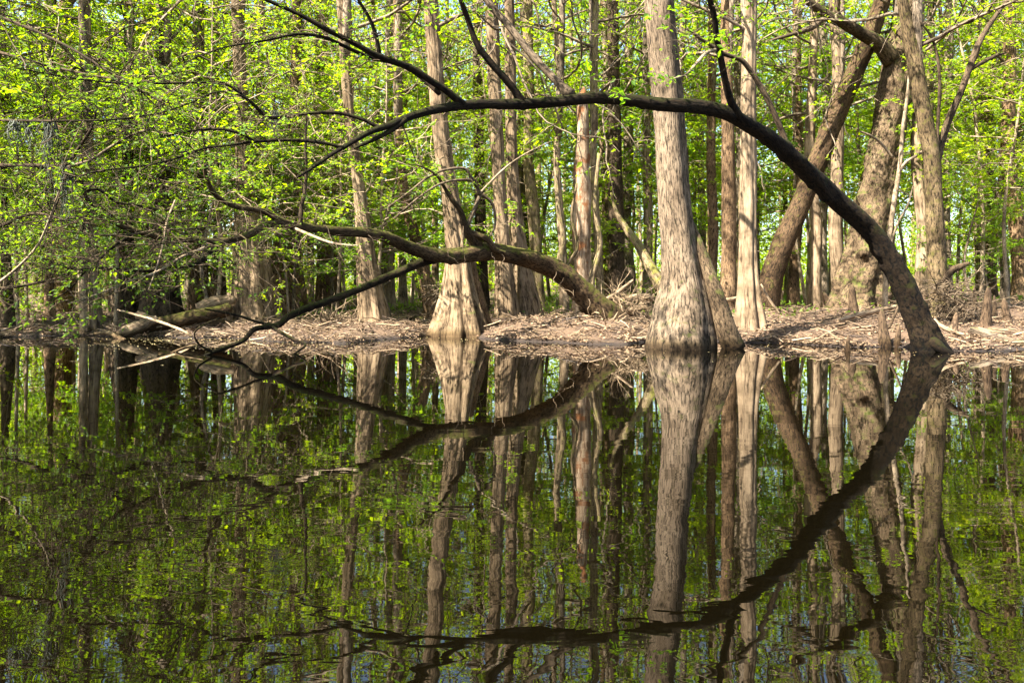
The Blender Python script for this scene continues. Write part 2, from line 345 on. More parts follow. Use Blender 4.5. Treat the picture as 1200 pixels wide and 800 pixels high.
def understory(seed, H=7.5, R=3.0, nl=15, leaf=0.12, step=0.029, z0=.16, mat='leafA', r0=.07, flat=.72, wood='grey', depth=2, leafy=1.0, wob=.2):
    v = Veg(np.random.default_rng(seed)); r = v.r
    P = [(0, 0, -.3)]; x = y = 0
    for k in range(1, 5):
        x += r.normal() * .22; y += r.normal() * .22; P.append((x, y, H * k / 4))
    P = np.array(P); tube(v.wood, P, np.linspace(r0, .015, 5), sides=8, n=22, seed=seed, rough=.04)
    az = r.uniform(0, 6.28)
    for k in range(nl):
        az += 2.4 + r.normal() * .4; t = z0 + (1 - z0) * (k + .5) / nl
        q = np.array([np.interp(t * H, P[:, 2], P[:, c]) for c in range(3)])
        L = R * (1.05 - .65 * t) * r.uniform(.6, 1.2)
        v.grow(q, (math.cos(az), math.sin(az), r.uniform(.05, .45)), L, .028, depth, 4, step, leaf, wob=wob, grav=-.02, flat=flat, leafy=leafy)
    return v.wood.mesh('sapling_stem', M[wood]), v.leaf.mesh('sapling_leaves', M[mat], False)
UND = [understory(200 + k, H=h, R=rr, mat=m_, nl=n_, wood=['grey', 'ptwig'][k % 2], z0=.3 if h > 8.5 else .14) for k, (h, rr, m_, n_) in enumerate([(9, 3.0, 'leafA', 17), (11.5, 3.4, 'leafA', 20), (6, 2.6, 'leafB', 14), (13, 3.6, 'leafA', 22), (4.6, 2.4, 'leafA', 13), (10, 3.2, 'leafB', 18)])]

# --- one placed tree, traced by row and column and stood at its own distance
def tree(label, pts, mat, H=20, flute=None, rough=.035, sides=20, Y=None, crown=0, cz=None, kind='tree', cat='tree', extra=None, group=None, cs=1.0, rings=None, lumps=None):
    """pts: (px, py, width px[, metres nearer/farther than the base]) from the foot upwards"""
    seed = int(rng.integers(1000))
    if Y is None: Y = on_ground(pts[0][0], pts[0][1])
    b = at(pts[0][0], pts[0][1], Y); z0 = min(gz(b[0], Y), b[2]) ; base = np.array([b[0], Y, z0])
    P, R = [], []
    for q in pts:
        dy = q[3] if len(q) > 3 else 0
        P.append(at(q[0], q[1], Y + dy) - base); R.append(q[2] / 2 / F * (Y + dy))
    P[0][2] = -0.35; R[0] *= 1.05
    if H:
        d = unit(P[-1] - P[-2]); top = P[-1][2]; r = R[-1]
        dd = np.array([d[0], d[1], abs(d[2]) + .15])
        for k in (0.4, 1.0):
            if H > top + 1:
                s = (H - top) * k; q = P[-1] if k == .4 else P[-2]
                P.append(np.array([P[-1][0] + dd[0] * s * .3, P[-1][1] + dd[1] * s * .3, top + s])); R.append(r * (0.72 if k == .4 else .22))
    t = thing(kind, label, cat, base, group)
    mb = MB(); P = np.array(P); n = rings or int(np.clip(np.linalg.norm(np.diff(P, axis=0), axis=1).sum() * 3.2, 12, 90))
    tube(mb, P, R, sides=sides, n=n, flute=flute, rough=rough, seed=seed, lumps=lumps)
    link('trunk', mb.mesh('trunk', M[mat]), t)
    if H and crown is not None:
        lm, lf = CAN[crown % len(CAN)]; c0 = cz or max(7.5, H - 11)
        q = np.array([np.interp(c0, P[:, 2], P[:, k]) for k in range(3)])
        l = link('limbs', lm, t, q); l.rotation_euler[2] = seed; l.scale = (cs,) * 3
        l = link('crown', lf, t, q); l.rotation_euler[2] = seed; l.scale = (cs,) * 3
    return t, base, Y

def limb(parent, base, Y, pts, mat, name='branch', sides=8, rough=.03, leaf=None, density=0, leafmat='leafB', seed=1, twigL=.9, twigmat=None, leafsize=.07, tw=2, n=None, step=.05, leafy=1.0):
    """a branch of a thing; pts (px, py, width px, metres from Y). Returns world points"""
    P = np.array([at(q[0], q[1], Y + (q[3] if len(q) > 3 else 0)) for q in pts]); R = np.array([q[2] / 2 / F * (Y + (q[3] if len(q) > 3 else 0)) for q in pts])
    mb = MB(); tube(mb, P - base, R, sides=sides, n=n or max(8, 5 * len(P)), rough=rough, seed=seed)
    o = link(name, mb.mesh(name, M[mat]), parent)
    return o, P, R

# =================================================================== the traced trees, and two added shade trees at far left
A, A0, AY = tree('tall swollen grey trunk with a hugely flared foot standing in the water', [
    (799, 407, 92), (799, 390, 80), (800, 370, 70), (800, 348, 60), (799, 322, 48), (795, 285, 41), (790, 235, 38), (787, 180, 37), (783, 120, 36), (777, 60, 35), (772, 0, 34)],
    'swollen', H=22, Y=20.8, flute=(5, .10, 1.2, .7), rough=.024, sides=64, crown=0, cz=8.6, cs=1.25, lumps=(40, .08, .35), rings=140)
mb = MB()
bp = [(860, 409, 27, -.2), (852, 388, 24, -.3), (842, 355, 20, -.3), (831, 320, 16, -.25), (820, 288, 11, -.1), (811, 262, 7, .1)]
tube(mb, np.array([at(q[0], q[1], 20.8 + q[3]) for q in bp]) - A0, [q[2] / 2 / F * 20.8 for q in bp], sides=16, n=26, rough=.03, seed=3)
link('buttress', mb.mesh('buttress', M['gnarl']), A)
tree('pale smooth straight trunk with a ribbed foot on the bank right of the swollen trunk', [
    (882, 393, 41), (881, 375, 37), (879, 345, 28), (877, 300, 22), (877, 240, 20), (877, 180, 19), (877, 120, 18), (878, 50, 17), (879, 0, 16)], 'pale', H=19, Y=24.6, flute=(7, .6, 2.6, .4), sides=64, crown=1)
tree('straight dark brown trunk just left of the pale smooth trunk', [(853, 346, 22), (854, 310, 18), (854, 250, 17), (853, 150, 15), (851, 60, 13)], 'brown', H=20, Y=33, crown=2)
tree('thick leaning dark trunk sloping up to the right behind the long arch', [
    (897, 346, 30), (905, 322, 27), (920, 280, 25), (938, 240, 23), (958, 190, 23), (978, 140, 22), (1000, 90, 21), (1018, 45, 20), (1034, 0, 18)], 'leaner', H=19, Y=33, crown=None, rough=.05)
E, E0, EY = tree('massive gnarled old tree with burrs and a broken limb near its top', [
    (1008, 358, 76), (1010, 335, 60), (1013, 310, 51), (1018, 280, 47), (1026, 240, 42), (1033, 200, 38), (1040, 160, 38), (1045, 120, 35), (1050, 80, 32), (1058, 40, 29), (1066, 0, 28)], 'gnarl', H=19, Y=33, flute=(6, .34, 2.4, 1.1), rough=.09, sides=64, crown=3, lumps=(70, .42, .42), rings=150)
limb(E, E0, EY, [(1044, 70, 20, -.3), (1030, 52, 17, -.6), (1010, 40, 15, -.9), (990, 28, 14, -1.2), (968, 18, 12, -1.5), (950, 4, 9, -1.8), (930, -14, 6, -2)], 'gnarl', rough=.07, sides=12)
limb(E, E0, EY, [(968, 18, 8, -1.5), (952, 32, 7, -1.6), (930, 40, 5, -1.8), (905, 47, 3, -2)], 'twig')
Ft, F0, FY = tree('curved mossy tree with a forked upper trunk behind the foot of the long arch', [
    (1104, 382, 34), (1103, 360, 27), (1099, 320, 22), (1096, 270, 20), (1094, 220, 19), (1091, 180, 19), (1084, 140, 18), (1076, 100, 18), (1070, 60, 17), (1061, 20, 13), (1054, -20, 12)], 'olive', H=17, Y=25.2, rough=.05, crown=4)
limb(Ft, F0, FY, [(1096, 200, 9, 0), (1104, 165, 9, .2), (1112, 140, 9, .3), (1126, 108, 8, .4), (1136, 80, 8, .5), (1150, 45, 7, .6), (1166, 20, 5, .7), (1184, -4, 4, .8)], 'dark')
limb(Ft, F0, FY, [(1136, 82, 5, .5), (1150, 74, 5, .6), (1166, 66, 4, .7), (1178, 62, 2, .8)], 'dark')
limb(Ft, F0, FY, [(1098, 190, 5, 0), (1099, 150, 4, -.1), (1101, 110, 4, -.2), (1099, 70, 3.5, -.2), (1092, 45, 3, -.2), (1078, 25, 2, -.3)], 'dark')
I_, I0, IY = tree('fluted cypress with a broad ribbed foot at the water under the mossy log', [
    (543, 396, 84), (542, 375, 66), (540, 345, 46), (538, 315, 34), (535, 280, 27), (528, 230, 21), (520, 180, 20), (514, 130, 20), (509, 60, 18), (505, 0, 17)], 'cypress', H=20, Y=26.6, flute=(8, .6, 2.8, .2), sides=72, crown=2, cz=8.8, cs=1.2, rings=110)
mb = MB()
bp = [(576, 398, 14, .1), (568, 372, 13, .1), (558, 335, 12, .1), (550, 300, 10, .1), (544, 270, 7, .2), (538, 245, 4, .3)]
tube(mb, np.array([at(q[0], q[1], IY + q[3]) for q in bp]) - I0, [q[2] / 2 / F * IY for q in bp], sides=14, n=26, rough=.03, seed=8)
link('buttress', mb.mesh('buttress', M['brown']), I_)
tree('tall pale trunk, left and lighter one of the pair behind the mossy log', [
    (594, 378, 36), (593, 355, 29), (591, 320, 23), (588, 270, 18), (585, 220, 16), (582, 150, 16), (578, 60, 16), (576, 0, 16)], 'cypress', H=22, Y=29.5, flute=(6, .16, 2, 2.0), sides=32, crown=0)
tree('red brown stringy trunk, right and darker one of the pair behind the mossy log', [
    (622, 372, 40), (617, 350, 31), (611, 310, 23), (605, 260, 18), (601, 210, 15), (599, 150, 14), (598, 60, 13), (597, 0, 12)], 'cypress', H=22, Y=30.5, flute=(7, .25, 2.5, 1.0), sides=32, crown=3)
tree('broken pale snag with rotten reddish wood beside the foot of the mossy log', [
    (684, 360, 27), (683, 330, 23), (682, 280, 22), (682, 240, 20), (682, 200, 18), (683, 160, 16), (683, 118, 13), (684, 102, 3)], 'snag', H=0, Y=30, crown=None, rough=.09, kind='dead_tree', cat='snag')
tree('flared ribbed pale trunk on the bank left of the fluted cypress', [
    (438, 391, 50), (436, 370, 40), (433, 340, 32), (429, 300, 24), (424, 250, 18), (418, 200, 14), (411, 150, 13), (404, 70, 12), (400, 0, 12)], 'cypress', H=20, Y=27.5, flute=(6, .34, 2.2, 1.7), sides=40, crown=1)
tree('leaning brown trunk between the flared ribbed trunk and the fluted cypress', [
    (508, 366, 22), (502, 340, 17), (495, 312, 15), (488, 285, 14), (478, 245, 13), (470, 200, 12), (466, 120, 10)], 'brown', H=15, Y=31, crown=4)
tree('massive mossy cypress stump-footed trunk standing by the driftwood at left', [
    (300, 393, 74), (298, 370, 62), (296, 340, 52), (295, 310, 44), (291, 270, 33), (288, 220, 23), (284, 150, 18), (280, 60, 15), (278, 0, 14)], 'cypress', H=21, Y=28.5, flute=(7, .3, 3.0, .9), sides=48, crown=2)
tree('dark broad cypress with swelling foot just behind the massive mossy one', [
    (334, 366, 60), (335, 345, 48), (335, 315, 40), (337, 280, 31), (341, 220, 20), (345, 140, 14), (347, 60, 12)], 'brown', H=21, Y=32, flute=(6, .25, 2.5, .3), sides=36, crown=3)
tree('narrow pale stem, left one of the twin stems at the water under the left foliage', [
    (99, 392, 10), (98, 360, 8.5), (97, 320, 8), (96, 280, 7), (95, 220, 6)], 'pale', H=9, Y=27.3, crown=None, sides=14)
tree('pale ribbed stem, right one of the twin stems at the water under left foliage', [
    (114, 391, 20), (112, 370, 16), (110, 335, 13), (109, 290, 12), (107, 240, 11), (104, 160, 10)], 'pale', H=17, Y=27.6, flute=(5, .25, 2, .5), crown=0, sides=24)
for lab, bx, by, w, tx, m_, Yy, fl in [
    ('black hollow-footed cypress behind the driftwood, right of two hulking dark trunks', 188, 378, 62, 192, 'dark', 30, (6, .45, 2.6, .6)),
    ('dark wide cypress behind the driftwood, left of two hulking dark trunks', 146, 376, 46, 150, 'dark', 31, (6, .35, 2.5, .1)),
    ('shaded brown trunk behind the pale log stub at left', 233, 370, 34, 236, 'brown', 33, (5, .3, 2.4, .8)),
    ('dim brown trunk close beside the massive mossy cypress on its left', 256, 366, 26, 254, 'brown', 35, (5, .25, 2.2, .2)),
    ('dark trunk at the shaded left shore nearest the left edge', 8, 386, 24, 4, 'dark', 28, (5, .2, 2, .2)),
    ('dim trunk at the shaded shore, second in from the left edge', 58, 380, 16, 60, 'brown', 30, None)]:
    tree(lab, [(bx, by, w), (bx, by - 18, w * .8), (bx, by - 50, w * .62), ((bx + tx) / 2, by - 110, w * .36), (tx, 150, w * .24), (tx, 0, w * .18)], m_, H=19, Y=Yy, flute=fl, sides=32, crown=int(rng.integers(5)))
tree('brown trunk rising behind the leaves in the upper left corner', [(72, 372, 26), (73, 330, 22), (74, 230, 20), (75, 130, 18), (77, 40, 16), (78, 0, 15)], 'brown', H=20, Y=35, crown=1)

for lab, bx, Yy, c_, z_ in [('added shade tree off the left edge whose leafy crown hangs into the upper left corner', -75, 26.5, 2, 3.6), ('added shade tree at the left edge with leaves down to the water', -18, 28.0, 4, 4.5)]:
    t, b_, y_ = tree(lab, [(bx, 388, 26), (bx, 350, 20), (bx + 4, 250, 17), (bx + 2, 120, 14), (bx, 0, 12)], 'dark', H=19, Y=Yy, sides=20, crown=c_, cz=z_, cs=1.05)  # trunks out of frame, added to throw shade on the left bank
    for z2 in (7.5, 10.5):
        for me, nm in zip(CAN[(c_ + int(z2)) % 5], ('limbs', 'crown')): o_ = link(nm, me, t, (0, 0, z2)); o_.rotation_euler[2] = z2

# slender trunks of the middle distance: (label, x foot, y foot, width, x top, bark, Y)
for lab, bx, by, w, tx, m_, Yy in [
    ('yellowish mossy slender trunk just right of the red brown paired trunk', 630, 348, 14, 620, 'mossy', 36),
    ('blackish slender trunk half hidden behind the paired trunks', 617, 345, 12, 616, 'dark', 42),
    ('thin pale crooked stem just left of the broken snag', 661, 340, 9, 655, 'pale', 34),
    ('thin yellow green stem just right of the broken snag', 703, 346, 9, 697, 'mossy', 33),
    ('dark straight trunk behind the leaning mossy pole', 723, 342, 18, 719, 'dark', 38),
    ('brown slender trunk touching the dark straight trunk on its left', 713, 344, 10, 712, 'brown', 41),
    ('grey slender trunk behind the fallen end of the leaning mossy pole', 738, 342, 13, 736, 'grey', 44),
    ('thin pale trunk close by the left side of the swollen trunk', 759, 342, 11, 757, 'pale', 40),
    ('thin grey trunk right of the swollen trunk at mid height', 823, 340, 9, 820, 'grey', 44),
    ('reddish brown trunk between the swollen trunk and straight dark trunk', 834, 344, 12, 834, 'brown', 38),
    ('slim grey trunk right behind the pale smooth trunk', 870, 342, 10, 866, 'grey', 40),
    ('slim brown trunk in the gap under the leaning dark trunk', 930, 344, 12, 934, 'brown', 40),
    ('pale splintered slender trunk in the gap left of the gnarled old tree', 955, 350, 13, 952, 'pale', 36),
    ('thin grey trunk between the splintered trunk and the gnarled old tree', 965, 344, 10, 967, 'grey', 42),
    ('straight pale trunk touching the left side of the gnarled old tree', 983, 352, 16, 982, 'pale', 35),
    ('pale slender trunk left of the curved mossy tree', 1079, 350, 15, 1078, 'pale', 33),
    ('thin mossy trunk tight beside the curved mossy tree on its left', 1088, 346, 9, 1090, 'mossy', 37),
    ('thin bluish grey trunk right of the curved mossy tree', 1112, 344, 8, 1110, 'grey', 40),
    ('pale slender trunk in the bright green gap toward the right edge', 1150, 336, 10, 1147, 'pale', 42),
    ('red brown slender trunk in the bright green gap toward the right edge', 1161, 335, 12, 1159, 'brown', 43),
    ('bent grey slender trunk, third in from the right edge', 1178, 334, 9, 1172, 'grey', 42),
    ('dark trunk with pale bark patches at the right edge', 1196, 338, 17, 1183, 'brown', 33),
    ('shaded brown trunk between massive cypress and flared trunk', 380, 356, 18, 376, 'brown', 36),
    ('thin brown trunk left of the flared ribbed trunk', 395, 352, 10, 398, 'brown', 39),
    ('thin pale trunk behind the flared ribbed trunk on its right', 457, 356, 11, 455, 'pale', 37),
    ('slim grey trunk left of the leaning brown trunk', 472, 352, 9, 474, 'grey', 41),
    ('slim dark trunk hugging the fluted cypress on its right', 566, 352, 13, 561, 'dark', 38)]:
    mx = (bx + tx) / 2 + rng.normal() * 2
    tree(lab, [(bx, by, w * 1.5), (bx, by - 14, w * 1.12), (mx, by - 80, w), (tx + rng.normal() * 2, 190, w * .92), (tx, 90, w * .8), (tx + rng.normal() * 4, 0, w * .7)], m_, H=16 + rng.uniform(0, 6), Y=Yy, sides=14, rough=.05, crown=int(rng.integers(5)))

wt, wb, wY = tree('slender whitish bare sapling standing before the gnarled old tree', [(1037, 362, 7), (1038, 320, 6), (1042, 280, 6), (1048, 235, 6), (1055, 190, 5), (1058, 150, 4.5), (1063, 115, 3.5), (1065, 88, 2)], 'ptwig', H=0, Y=28.5, crown=None, sides=10, kind='sapling', cat='sapling')
limb(wt, wb, wY, [(1052, 205, 4, 0), (1062, 190, 3.6, -.2), (1075, 182, 3.4, -.3), (1092, 170, 2.6, -.5), (1104, 164, 1.6, -.6)], 'ptwig')
limb(wt, wb, wY, [(1046, 185, 3.6, .1), (1036, 172, 3.2, 0), (1022, 160, 2.6, -.1), (1008, 154, 2, -.2)], 'ptwig')
limb(wt, wb, wY, [(1040, 300, 3, 0), (1052, 262, 2.6, -.2), (1064, 240, 2.2, -.3), (1070, 218, 1.4, -.4)], 'ptwig')

# leaning mossy pole
t = thing('fallen_pole', 'yellow mossy broken pole leaning down to the right toward the swollen trunk', 'fallen trunk', at(775, 336, 31))
mb = MB(); tube(mb, np.array([at(q[0], q[1], q[3]) for q in [(776, 338, 18, 31), (762, 312, 13, 31.3), (745, 283, 10, 31.7), (732, 265, 8, 32), (722, 248, 5, 32.2), (716, 226, 3, 32.3)]]) - at(775, 336, 31), [.27, .2, .16, .13, .08, .04], sides=12, n=24, rough=.07, seed=4)
link('trunk', mb.mesh('trunk', M['mossy']), t)

# =================================================================== the long arch and the mossy log
def W(pts): return np.array([at(q[0], q[1], q[3]) for q in pts]), np.array([q[2] / 2 / F * q[3] for q in pts])
def twigs_along(P, R, n, lo, hi, L, veg, depth=1, nch=3, leaf=.06, step=.04, leafy=1, up=.1, wob=.3, grav=-.02, rr=.009, sidebias=None):
    for k in range(n):
        t = rng.uniform(lo, hi) * (len(P) - 1); i = min(int(t), len(P) - 2); f = t - i
        q = P[i] * (1 - f) + P[i + 1] * f; d = unit(P[i + 1] - P[i])
        s = unit(np.cross(d, [0, 0, 1]) + 1e-6) * rng.choice([-1, 1])
        dd = d * rng.uniform(.2, .8) + s * rng.uniform(.2, .9) + np.array([0, 0, rng.normal() * .5 + up])
        if sidebias is not None: dd = dd + np.array(sidebias)
        veg.grow(q, dd, L * rng.uniform(.5, 1.3), rr, depth, nch, step, leaf, wob=wob, grav=grav, flat=.6, leafy=leafy)

ar = [(1092, 420, 56, 19.6), (1087, 404, 44, 19.6), (1077, 378, 35, 19.6), (1066, 350, 32, 19.6), (1050, 318, 29, 19.6), (1034, 290, 27, 19.6), (1012, 262, 26, 19.5), (984, 238, 25, 19.2), (957, 212, 24, 18.6),
      (933, 189, 23, 18), (905, 165, 22, 17.4), (878, 147, 20, 16.9), (850, 132, 19, 16.4), (815, 125, 18, 16.0), (770, 122, 17, 15.6), (735, 117, 16, 15.4), (700, 115, 16, 15.2), (655, 119, 15, 15), (613, 122, 15, 14.8), (575, 122, 13, 14.4),
      (540, 124, 12, 14), (508, 129, 11, 13.6), (480, 137, 10, 13.2), (455, 147, 9, 12.9), (433, 155, 8, 12.6), (410, 168, 7, 12.3), (390, 180, 6, 12.1), (370, 194, 5, 11.9), (348, 208, 3, 11.7)]
P, R = W(ar); R = R * .87; b0 = P[0].copy(); b0[2] = 0
arch = thing('leaning_tree', 'long dark trunk arching from the right bank over the whole water', 'tree', b0)
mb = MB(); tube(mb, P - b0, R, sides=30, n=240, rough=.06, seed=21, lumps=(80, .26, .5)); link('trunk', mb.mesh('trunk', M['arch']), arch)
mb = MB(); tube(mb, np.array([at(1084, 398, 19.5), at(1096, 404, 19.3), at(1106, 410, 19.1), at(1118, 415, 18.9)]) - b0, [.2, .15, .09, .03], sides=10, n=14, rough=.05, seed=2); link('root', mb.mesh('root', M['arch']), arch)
archP, archR = P, R
LAST = [None]
def foliate(o, P, R, tw, lo, L, depth, nch, leaf, step, leafy, lm, wm='twig'):
    v = Veg(np.random.default_rng(int(rng.integers(9999))))
    twigs_along(P, R, tw, lo, 1, L, v, depth, nch, leaf, step, leafy)
    link('twigs', v.wood.mesh('twigs', M[wm]), o)
    if v.leaf.V: link('foliage', v.leaf.mesh('foliage', M[lm], False), o)
wood = MB(); veg = Veg(np.random.default_rng(31))
def arch_branch(pts, mat='arch', tw=0, depth=1, L=.8, leafy=1, lo=.3, leaf=.055, step=.045, nch=3):
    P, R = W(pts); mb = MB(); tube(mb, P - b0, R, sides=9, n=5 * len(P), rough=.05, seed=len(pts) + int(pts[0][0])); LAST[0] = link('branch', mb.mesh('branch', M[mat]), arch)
    if tw: foliate(LAST[0], P - b0, R, tw, lo, L, depth, nch, leaf, step, leafy, 'leafB')
arch_branch([(613, 122, 11, 14.8), (603, 106, 9, 14.7), (590, 90, 8.5, 14.6), (572, 70, 8, 14.5), (558, 50, 7.5, 14.4), (549, 25, 7, 14.3), (540, 0, 6.5, 14.1), (530, -40, 5, 13.9), (515, -90, 4, 13.6), (490, -170, 3, 13.4), (480, -240, 1.5, 13.3)], tw=26, L=1.3, depth=1, leaf=.09, lo=.6)
arch_branch([(668, 112, 15, 15.1), (655, 98, 10, 15.2), (640, 83, 9.5, 15.3), (618, 58, 9, 15.4), (600, 35, 9, 15.5), (570, 0, 8, 15.6), (545, -40, 6, 15.7), (510, -90, 5, 15.8), (480, -150, 4, 15.9), (450, -220, 2, 16)], mat='twig', tw=26, L=1.3, leaf=.09, lo=.55)
arch_branch([(542, 122, 10, 14), (525, 108, 8, 13.8), (505, 95, 8, 13.6), (482, 80, 8, 13.4), (460, 72, 7.5, 13.2), (435, 62, 7, 13), (410, 48, 6.5, 12.8), (385, 36, 6, 12.6), (350, 17, 5, 12.4), (312, 0, 4.5, 12.2), (270, -20, 3, 12)], tw=12)
arch_branch([(515, 110, 6, 13.7), (495, 92, 5, 13.8), (470, 76, 5, 13.6), (435, 68, 5, 13.2), (405, 55, 4.5, 12.9), (380, 44, 4, 12.6), (352, 40, 3.5, 12.4), (310, 48, 2.6, 12.1), (262, 56, 2, 11.8), (215, 74, 1.4, 11.5)], tw=10)
arch_branch([(445, 64, 5, 13.1), (440, 40, 4.5, 13), (432, 20, 4, 12.9), (420, 0, 3.5, 12.8), (405, -30, 2.5, 12.6)], tw=4)
arch_branch([(866, 138, 12, 16.5), (856, 118, 9, 16.3), (850, 95, 8.5, 16.1), (845, 70, 8, 15.9), (840, 45, 7.5, 15.7), (836, 15, 7, 15.5), (828, -10, 6, 15.3), (815, -60, 5, 15), (800, -130, 4, 14.8), (780, -220, 2, 14.6)], tw=34, L=1.4, leaf=.09, lo=.5)
arch_branch([(840, 58, 4, 15.8), (828, 62, 4, 15.6), (818, 72, 3.5, 15.4), (803, 88, 2.5, 15.2), (790, 92, 1.5, 15)], mat='grey', tw=2)
arch_branch([(922, 176, 10, 17.8), (918, 160, 7.5, 17.8), (908, 135, 7, 17.7), (895, 108, 7, 17.6), (880, 84, 6.5, 17.5), (868, 70, 6, 17.4), (850, 64, 5, 17.3), (825, 48, 4, 17.1), (805, 34, 3, 17)], mat='dark', tw=5)
arch_branch([(448, 152, 5, 12.8), (425, 140, 4.5, 12.7), (400, 133, 4.5, 12.6), (375, 132, 4, 12.4), (345, 135, 4, 12.2), (313, 137, 4, 12), (298, 124, 3.5, 11.9), (280, 108, 3.2, 11.8), (262, 98, 3, 11.7), (230, 97, 2.8, 11.5), (180, 98, 2.5, 11.2), (130, 97, 2.2, 10.9), (75, 90, 1.9, 10.6), (20, 80, 1.5, 10.3)], tw=14)
arch_branch([(402, 173, 5, 12.2), (382, 168, 4.5, 12.1), (358, 165, 4.5, 12), (325, 164, 4, 11.9), (298, 165, 4, 11.7), (285, 158, 3.4, 11.6), (262, 152, 3.2, 11.5), (236, 152, 3, 11.4), (210, 156, 2.4, 11.2), (185, 162, 1.6, 11)], tw=12)
arch_branch([(300, 166, 3, 11.7), (270, 170, 2.6, 11.5), (235, 175, 2.6, 11.3), (205, 186, 2.4, 11.1), (170, 194, 2.1, 10.9), (120, 200, 1.8, 10.7), (60, 214, 1.3, 10.5)], tw=8)
arch_branch([(312, 137, 2.6, 12), (290, 116, 2.2, 11.8), (255, 108, 2, 11.5), (225, 120, 2.2, 11.3), (185, 133, 2.2, 11), (120, 141, 2, 10.7), (60, 142, 1.7, 10.4)], tw=8)
arch_branch([(475, 140, 8, 13.1), (455, 155, 6, 12.9), (435, 165, 5, 12.7), (415, 174, 3, 12.5)], tw=1)
arch_branch([(470, 142, 2.2, 13.1), (476, 158, 2, 13), (482, 175, 1.6, 13), (488, 190, 1, 13)], tw=0)
# green leaf sprays seen close against the arch
for px, py, Yy in [(720, 120, 15.2), (735, 112, 15.2), (835, 28, 15), (818, 40, 14.8), (700, 95, 14.8), (780, 50, 14.6)]:
    veg.grow(at(px, py, Yy) - b0, (rng.normal(), -.3, .1), .8, .007, 1, 3, .05, .12, leafy=1)
link('twigs', veg.wood.mesh('twigs', M['twig']), arch); link('foliage', veg.leaf.mesh('foliage', M['leafB'], False), arch)

lg = [(722, 388, 40, 26.3), (712, 374, 37, 26.2), (698, 358, 32, 26), (680, 340, 28, 25.8), (660, 322, 25, 25.5), (640, 311, 23, 25.2), (618, 303, 21, 24.8), (595, 298, 20, 24.4), (570, 295, 19, 23.9), (545, 298, 18, 23.4), (518, 300, 17, 22.8), (498, 296, 15, 22.2),
      (475, 288, 14, 21.6), (455, 279, 13, 21), (430, 273, 12, 20.4), (400, 271, 11, 19.8), (372, 268, 10, 19.2), (345, 265, 10, 18.7), (322, 262, 9, 18.2), (308, 265, 9, 17.9), (296, 273, 8.5, 17.6), (280, 279, 8, 17.2), (258, 283, 8, 16.8), (225, 281, 7, 16.2), (195, 280, 6.5, 15.7),
      (165, 272, 6, 15.2), (140, 264, 5.5, 14.8), (120, 253, 5, 14.5), (108, 242, 4.5, 14.3), (100, 228, 4, 14.1), (96, 214, 3.5, 14), (84, 198, 2.5, 13.8)]
P, R = W(lg); l0 = P[0].copy()
log = thing('fallen_tree', 'mossy half fallen trunk arching low from the debris bank out to the left', 'tree', l0)
mb = MB(); tube(mb, P - l0, R, sides=30, n=220, rough=.075, seed=9, lumps=(50, .3, .5)); link('trunk', mb.mesh('trunk', M['log']), log)
logP, logR = P, R
veg = Veg(np.random.default_rng(32))
def log_branch(pts, mat='log', tw=0, depth=1, L=.9, leafy=1, lo=.2, leaf=.08, step=.035, nch=4):
    P, R = W(pts); mb = MB(); tube(mb, P - l0, R, sides=9, n=5 * len(P), rough=.06, seed=len(pts) + int(pts[0][0])); LAST[0] = link('branch', mb.mesh('branch', M[mat]), log)
    if tw: foliate(LAST[0], P - l0, R, int(tw * 1.5), lo, L, depth, nch, leaf, step, leafy * .55, 'leafD')
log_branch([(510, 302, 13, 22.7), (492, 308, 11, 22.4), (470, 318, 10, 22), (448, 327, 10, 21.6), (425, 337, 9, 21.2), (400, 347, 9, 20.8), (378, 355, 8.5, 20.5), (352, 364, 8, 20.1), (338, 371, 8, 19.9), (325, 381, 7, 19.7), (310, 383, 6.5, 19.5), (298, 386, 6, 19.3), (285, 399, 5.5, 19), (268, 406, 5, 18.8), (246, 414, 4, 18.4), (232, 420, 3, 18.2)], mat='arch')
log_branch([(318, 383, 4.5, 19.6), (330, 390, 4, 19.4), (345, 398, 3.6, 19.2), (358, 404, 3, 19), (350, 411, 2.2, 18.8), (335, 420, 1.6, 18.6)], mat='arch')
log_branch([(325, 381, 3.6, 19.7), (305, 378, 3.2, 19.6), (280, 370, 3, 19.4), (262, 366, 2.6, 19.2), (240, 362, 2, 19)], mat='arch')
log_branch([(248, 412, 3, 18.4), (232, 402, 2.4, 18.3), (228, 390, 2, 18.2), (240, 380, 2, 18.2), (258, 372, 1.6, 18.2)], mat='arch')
log_branch([(562, 296, 16, 23.8), (556, 282, 13, 23.6), (548, 272, 11, 23.4), (544, 262, 9, 23.3), (540, 248, 7, 23.2), (530, 234, 6, 23), (522, 222, 4.5, 22.9), (512, 206, 3.4, 22.7), (496, 196, 2.2, 22.5), (478, 192, 1.2, 22.3)], mat='log', tw=3)
log_branch([(549, 272, 8, 23.4), (560, 276, 8, 23.5), (572, 281, 7.5, 23.6), (580, 292, 7, 23.7), (592, 297, 6, 23.9)], mat='log')
log_branch([(546, 268, 6, 23.4), (553, 252, 5, 23.5), (560, 236, 5, 23.6), (562, 228, 4, 23.6), (552, 208, 4, 23.4), (545, 198, 3.4, 23.2), (522, 199, 3, 23), (500, 209, 2.6, 22.6), (478, 226, 2, 22.2), (450, 246, 1.4, 21.8)], mat='twig', tw=6)
log_branch([(562, 229, 4, 23.6), (556, 214, 3.4, 23.4), (538, 211, 3, 23), (515, 216, 2.6, 22.6), (490, 232, 2.2, 22.2), (466, 252, 1.6, 21.8)], mat='twig', tw=6)
log_branch([(562, 227, 4, 23.6), (575, 236, 3.6, 23.7), (580, 250, 3.2, 23.8), (579, 268, 2.6, 23.8), (570, 282, 2, 23.8)], mat='twig')
